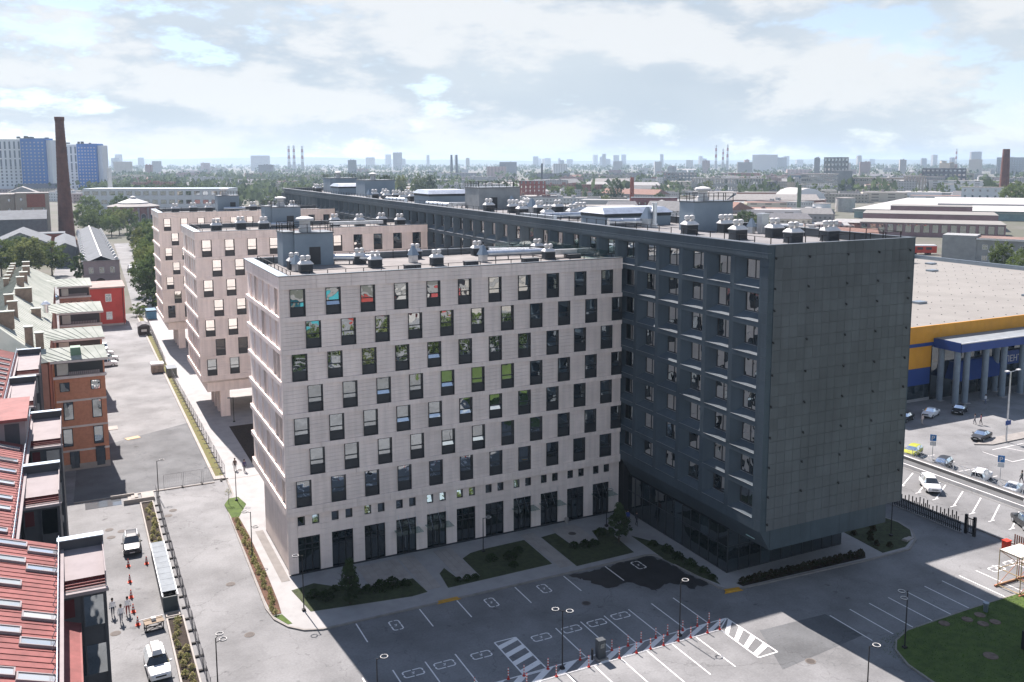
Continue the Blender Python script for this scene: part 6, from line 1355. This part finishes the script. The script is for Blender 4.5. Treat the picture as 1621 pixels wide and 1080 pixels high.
def block_mesh(w, d, h, wall, roofm, pitched, rg):
    b = MB().box(-w/2,w/2,-d/2,d/2,0,h,0,skip='t')
    if pitched: b.quad((-w/2-.4,-d/2-.4,h),(w/2+.4,-d/2-.4,h),(w/2-2,0,h+d*.22),(-w/2+2,0,h+d*.22),m=1).quad((w/2+.4,d/2+.4,h),(-w/2-.4,d/2+.4,h),(-w/2+2,0,h+d*.22),(w/2-2,0,h+d*.22),m=1).quad((-w/2-.4,d/2,h),(-w/2-.4,-d/2,h),(-w/2+2,0,h+d*.22),m=1).quad((w/2+.4,-d/2,h),(w/2+.4,d/2,h),(w/2-2,0,h+d*.22),m=1)
    else:
        b.quad((-w/2,-d/2,h-.4),(w/2,-d/2,h-.4),(w/2,d/2,h-.4),(-w/2,d/2,h-.4),m=1)
        for i in range(rg.randrange(1,5)): x, y = rg.uniform(-.4,.35)*w, rg.uniform(-.3,.25)*d; b.box(x,x+rg.uniform(2,5),y,y+rg.uniform(2,4),h-.4,h+rg.uniform(1,2.6),0)
    return b.mesh('city_building', [wall, roofm])
rg = random.Random(5); n_c = 0; MASS = MB()
for i in range(480):
    D = 600*(6.5**(rg.random()**1.15)); px = rg.uniform(-40,1660); p = at(px, D)
    if D < 760 and (30 < p.x < 80 or -60 < p.x < 30): continue
    if p.x < 130 and p.y < 860: continue
    if 300 < p.x and D < 930 and px > 1225: continue
    w, d = rg.uniform(24,95), rg.uniform(12,30); h = rg.choice((5,6,7,8,9,10,11,13,15,18)); 
    if D < 1100: h = min(h, 10)
    if D > 2200 and rg.random() < .16: w, d, h = rg.uniform(20,60), 16, rg.uniform(26,48)
    pit = rg.random() < .35 and h < 12; wi, ri = rg.choice((0,0,1,1,2,3,3,4,5)), rg.choice((0,0,1,1,2,3,4))
    if n_c >= 285:                                         # past the countable ones the roofs merge into one mass
        a_ = facing(px)+rg.uniform(-.2,.2); ca, sa = math.cos(a_), math.sin(a_); k0 = len(MASS.v); MASS.box(-w/2,w/2,-d/2,d/2,0,h,wi); MASS.m[-5] = 6+ri
        MASS.v[k0:] = [(p.x+x*ca-y*sa, p.y+x*sa+y*ca, z) for x, y, z in MASS.v[k0:]]; continue
    n_c += 1
    wn = ('grey','cream','brick red','white','pinkish','dark grey')[wi]; rn = ('pale','grey','rust red','dark','white')[ri]; sz = 'long' if w > 60 else 'small' if w < 38 else 'mid-sized'
    wh_ = 'left' if px < 540 else 'middle' if px < 1080 else 'right'; ds = 'nearer' if D < 1100 else 'far' if D < 2200 else 'very far'
    lb = f"{sz} {wn} building with a {rn} {'pitched' if pit else 'flat'} roof, {ds}, city {wh_}" if h < 26 else f"{wn} apartment block rising from the {ds} city on the {wh_}"
    thing('city_building', lb, 'building', (p.x, p.y, 0), facing(px)+rg.choice((0,0,0,R(35),R(-40),R(90)))+rg.uniform(-.12,.12), lb[:60], block_mesh(w, d, h, FWALL[wi], FROOF[ri], pit, rg))
struct('far_roofs', MASS.mesh('far_roofs', FWALL+FROOF), kind='stuff', label='mass of small far roofs merging towards the skyline')
# skyline high-rises
for i in range(44):
    D = rg.uniform(4600,8600); px = rg.choice((rg.uniform(155,260),rg.uniform(560,760),rg.uniform(760,1250),rg.uniform(1240,1640),rg.uniform(1240,1640),rg.uniform(840,960))); p = at(px, D); h = rg.uniform(48,92)*(.75+.25*D/5000); w = rg.uniform(18,60)
    thing('high_rise', 'pale high-rise block on the hazy skyline', 'tower block', (p.x, p.y, 0), R(-26)+rg.uniform(-.4,.4), 'skyline high-rises', block_mesh(w, 20, h, FWALL[rg.choice((0,3,5,0,1))], FROOF[1], False, rg))
def mark(px, D, w, d, h, wall, roofm, label, rz=-26, name='city_building', cat='building', pit=False, rows=0, cols=0, wsz=(1.6,2.0)):
    p = at(px, D); 
    if rows:
        a = facing(px); u = Vector((math.cos(a), math.sin(a))); q = p-u*w/2
        return works(label, q.x, q.y, w, d, h, wall, roofm, rows, cols, 0, name=name, rz=a, wsz=wsz)
    return thing(name, label, cat, (p.x, p.y, 0), facing(px), None, block_mesh(w, d, h, wall, roofm, pit, rg))
m_ltgrey = mat('office_pale_grey', (.40,.40,.39), .85); m_midgrey = mat('office_grey', (.25,.27,.285), .85)
mark(843,980,28,16,22.3,mat('red_brick_block', (.30,.085,.065), .9),m_groof,'red brick box building beyond the dark roof',-40,rows=5,cols=6,name='brick_block',wsz=(1.5,3.0))
mark(1295,1200,46,30,26,m_ltgrey,m_roof,'pale grey five-storey office block with rows of windows',-26,rows=5,cols=20,name='office_block',wsz=(1.4,2.6))
mark(1330,1235,26,26,30,m_midgrey,m_groof,'grey windowless flank of the pale office block',-26,rows=1,cols=2,name='office_block')
mark(1320,1300,33,22,48,m_midgrey,m_groof,'tall grey tower rising behind the pale office block',-26,rows=7,cols=7,name='office_tower',wsz=(2.6,3.6))
mark(1258,1350,24,20,22,mat('steel_blue', (.16,.21,.26), .7),m_groof,'blue grey annex beside the pale office block',-26,rows=4,cols=4,name='office_block')
mark(1290,2000,12,12,50,m_midgrey,m_groof,'slim dark tower left of the grey office tower',-26,name='office_tower')
mark(1383,1290,76,20,19.4,mat('office_cream', (.40,.365,.32), .85),m_roof,'long cream office range with two window rows',-26,rows=3,cols=26,name='office_range',wsz=(1.7,3.0))
mark(1445,1170,26,20,23.5,mat('office_cream', (0,0,0)),m_roof,'cream corner block with tall vertical windows',-26,rows=1,cols=7,name='office_block',wsz=(1.6,16))
mark(1472,1195,30,20,22,m_midgrey,m_roof,'grey wing with tall windows beside the cream corner block',-26,rows=1,cols=12,name='office_block',wsz=(1.2,13))
mark(1508,1130,24,26,14,m_twhite,m_roof,'white stepped block beside the exhibition hall',-26,rows=3,cols=2,name='office_block')
mark(1075,1400,50,26,26,m_midgrey,m_groof,'big grey slab block in the middle distance',-26,rows=5,cols=9,name='office_block',wsz=(3,2.4))
mark(1150,1240,95,18,20,m_ltgrey,m_roof,'long grey slab with dark vertical windows',-26,rows=2,cols=26,name='office_range',wsz=(1.8,6))
mark(985,1150,92,18,13.5,FWALL[4],FROOF[4],'pale pink low building with a white hipped roof',-26,pit=True); mark(1035,720,36,14,14.5,mat('maroon_render', (.24,.10,.105), .9),m_groof,'maroon flat building beyond the blue plant room',-26,rows=2,cols=8,wsz=(1.4,1.6))
mark(960,860,70,12,8,mat('blue_shed', (.24,.31,.38), .7),m_copl,'long pale blue shed beyond the dark roof vents',-26,rows=1,cols=10,wsz=(3,2))
mark(1425,1000,80,26,9,m_twhite,FROOF[4],'long low white shed beyond the tanks',-26,rows=1,cols=8,wsz=(5,3))
mark(1555,900,40,16,17,m_twhite,m_roof,'white gabled block behind the exhibition hall',-26,rows=3,cols=6)
mark(1490,1600,70,20,30,mat('dark_slab', (.12,.12,.14), .8),m_groof,'dark slab block far behind the cream corner block',-26,rows=4,cols=10,wsz=(4,3)); mark(1600,2600,90,30,52,m_midgrey,m_groof,'grey apartment slab beside the right brick chimney',-26,rows=8,cols=14,wsz=(3,3))
mark(416,4500,90,30,74,FWALL[3],FROOF[1],'pale twin high-rise left of the striped chimneys',-26,name='high_rise'); mark(560,2600,24,20,48,m_midgrey,FROOF[1],'lone grey tower in front of the skyline',-26,name='high_rise'); mark(1208,3600,95,24,68,FWALL[3],FROOF[4],'wide pale apartment slab on the skyline right of the striped stacks',-26,name='high_rise')
px_ah = 1280; p = at(1280, 815); t = thing('arched_hall', 'white arched storage hall with a curved gable', 'hall', (p.x,p.y,0), facing(px_ah)+.5); b = MB(); n = 14
pts = [(18*math.cos(pi*i/n), 19*math.sin(pi*i/n)**.8) for i in range(n+1)]
for (x0, z0), (x1, z1) in zip(pts, pts[1:]): b.quad((x0,0,z0),(x1,0,z1),(x1,36,z1),(x0,36,z0))
ob('shell', b.mesh('shell', _MC['white_roof']), t); ob('front', (MB().quad(*[(x, .02, z) for x, z in reversed(pts)]), m_twhite), t)
for px, D, r_, h, l in ((1337,785,8,11.5,'pale cylindrical storage tank'),(1300,740,7,9,'smaller white storage tank'),(1285,830,10,14.5,'white storage tank against the arched hall')):
    p = at(px, D); t = thing('storage_tank', l, 'tank', (p.x,p.y,0)); ob('shell', MB().lathe([(r_,0),(r_,h)], 24).mesh('shell', m_ltgrey if px == 1337 else m_twhite), t); ob('lid', MB().lathe([(r_+.2,h+.002),(r_+.2,h+.3),(.4,h+1.0)], 24).mesh('lid', m_roof), t)
def stack(px, D, h, r0, r1, label, stripes=False, m=None):
    p = at(px, D); t = thing('chimney', label, 'chimney', (p.x, p.y, 0)); n = 8
    for i in range(n): z0, z1 = h*i/n, h*(i+1)/n; a, c = r0+(r1-r0)*i/n, r0+(r1-r0)*(i+1)/n; ob('section', MB().tube((0,0,z0),(0,0,z1),a,c,14).mesh('section', (m_white if i % 2 else mat('stripe_red', (.34,.10,.09), .8)) if stripes and i > 2 else (m or m_ltgrey)), t)
stack(1586,950,55,5.2,3.4,'tall brown brick chimney on the right of the skyline',m=mat('chimney_brick', (0,0,0)))
for i, px in enumerate((461,469,482)): stack(px, 4200, (116,117,115)[i], 8, 4.5, ('leftmost','middle','rightmost')[i]+' striped power station stack on the left skyline', True)
for i, (px, h) in enumerate(((1131,120),(1142,100),(1149,122))): stack(px, 4400, h, 7, 4, ('leftmost','middle','rightmost')[i]+' striped stack of the trio on the right skyline', True)
stack(716,2600,62,4,3,'left dark thin stack of the skyline pair',m=m_unit); stack(724,2600,62,4,3,'right dark thin stack of the skyline pair',m=m_unit); stack(1000,760,30,2,1.5,'thin brick stack behind the maroon building',m=m_brick); stack(858,1500,40,2,1.5,'thin dark mast-like stack beyond the red brick block',m=m_unit); stack(1264,740,24,1.6,1.6,'dark green flue beside the arched hall',m=mat('flue_green', (.10,.15,.10), .7)); stack(178,800,38,2.2,1.8,'white thin stack behind the garage block',m=m_white); stack(1508,4800,105,6,4,'far striped mast on the right skyline',True)
# low clutter between the dark block and the depot
rw = random.Random(77)
for i in range(34):
    px = rw.uniform(1180,1352) if i < 20 else rw.uniform(1440,1640); D = rw.uniform(430,780) if i < 20 else rw.uniform(960,1500); p = at(px, D); w_ = rw.uniform(14,44); d_ = rw.uniform(8,18); h_ = rw.uniform(3,7.5); wi, ri = rw.choice((0,1,2,3,4)), rw.randrange(5)
    if i < 20 and p.x < 85: continue
    thing('low_shed', f"{('grey','cream','brick red','white','pinkish')[wi]} low shed with a {('pale','grey','rust red','dark','white')[ri]} roof beyond the dark end", 'shed', (p.x,p.y,0), facing(px)+rw.uniform(-.2,.2), 'low sheds beyond the dark block', block_mesh(w_, d_, h_, FWALL[wi], FROOF[ri], rw.random() < .5, rw))
for i in range(7):
    p = at(1205+i*21, 560+i*6); t = thing('tank_wagon', 'pale cylindrical tank wagon in the row beyond the dark block end', 'wagon', (p.x,p.y,0), facing(1260)+.1, 'row of tank wagons'); ob('tank', MB().tube((-4.6,0,2.6),(4.6,0,2.6),1.5,n=14).mesh('tank', m_twhite), t); ob('chassis', (MB().box(-5,5,-1.2,1.2,.5,1.1).box(-4,-2.4,-1,1,0,.5).box(2.4,4,-1,1,0,.5), m_black), t)
# the low hills on the horizon
b = MB(); pr = None; rh = random.Random(3)
for i in range(81):
    px = -700+i*40; p = at(px, 12500); h = 46+ (58*math.exp(-((px-420)/260)**2)) + 6*math.sin(i*.9)+rh.uniform(-4,4)+ 14*math.exp(-((px-1300)/500)**2)
    c = (p.x, p.y, h); g0 = (p.x-FW.x*900, p.y-FW.y*900, -2)
    if pr: b.quad(pr[1], g0, c, pr[0]); b.quad(pr[0], c, (c[0]+FW.x*900, c[1]+FW.y*900, -2), (pr[0][0]+FW.x*900, pr[0][1]+FW.y*900, -2))
    pr = (c, g0)
struct('hills', (b, mat('hill_green', (.06,.085,.045), .95)))
# what stands behind the camera and shows in the glass
for i, (x, w, c, l) in enumerate(((36,13,(.05,.30,.34),'turquoise shop front reflected in the top row of windows'),(51,10,(.30,.05,.04),'red shop front reflected in the top row of windows'),(63,9,(.40,.39,.37),'white shop front reflected in the top row of windows'),(75,8,(.32,.06,.06),'second red shop front reflected in the top row of windows'),(86,30,(.34,.32,.29),'cream shop front reflected in the top row of windows'))):
    works(l, x, -162-i, w, 12, 7.5, mat('front_%d' % i, c, .8), m_sand, 0, 0, name='shop_front')
for i, (x, y) in enumerate(((17,-80),(25,-86),(33,-79),(41,-86),(49,-80),(57,-87),(64,-81),(72,-88),(80,-82),(90,-87))): tree(x, y, uni(10.5,12.5), 'round', 'leafy tree reflected in the upper office windows', 'trees across the lot', 1.0)
HAZE_D = 0.000095
# ------------------------------------------------------------------ the hazy air
hz = struct('haze', MB().box(-8900,13900,-2900,15900,-1.1,130).mesh('haze', None) if False else (MB().box(-8800,13800,-2800,15800,-1.1,135), mat('haze_air', (1,1,1))), kind='stuff', label='thin pale blue haze over the city')
m = _MC['haze_air']; nt = m.node_tree; nt.nodes.clear()
out = nt.nodes.new('ShaderNodeOutputMaterial'); v = nt.nodes.new('ShaderNodeVolumePrincipled'); v.inputs['Color'].default_value = (.60,.78,.98,1); v.inputs['Density'].default_value = HAZE_D; v.inputs['Anisotropy'].default_value = .25
nt.links.new(v.outputs[0], out.inputs['Volume'])

# ------------------------------------------------------------------ things that look alike are told apart by their order across the view
def single_out():
    cm = SC.camera.matrix_world.inverted(); by = {}
    for o in COL.objects:
        if o.parent is None and o.get('category') and o.get('label'): by.setdefault(o['label'], []).append(o)
    for lab, L_ in by.items():
        if len(L_) < 2: continue
        q = [(cm @ o.location, o) for o in L_]; q.sort(key=lambda t: t[0].x/max(1.0, -t[0].z))
        for i, (_, o) in enumerate(q): o['label'] = lab+', '+ORD[i]+' from left'
single_out()
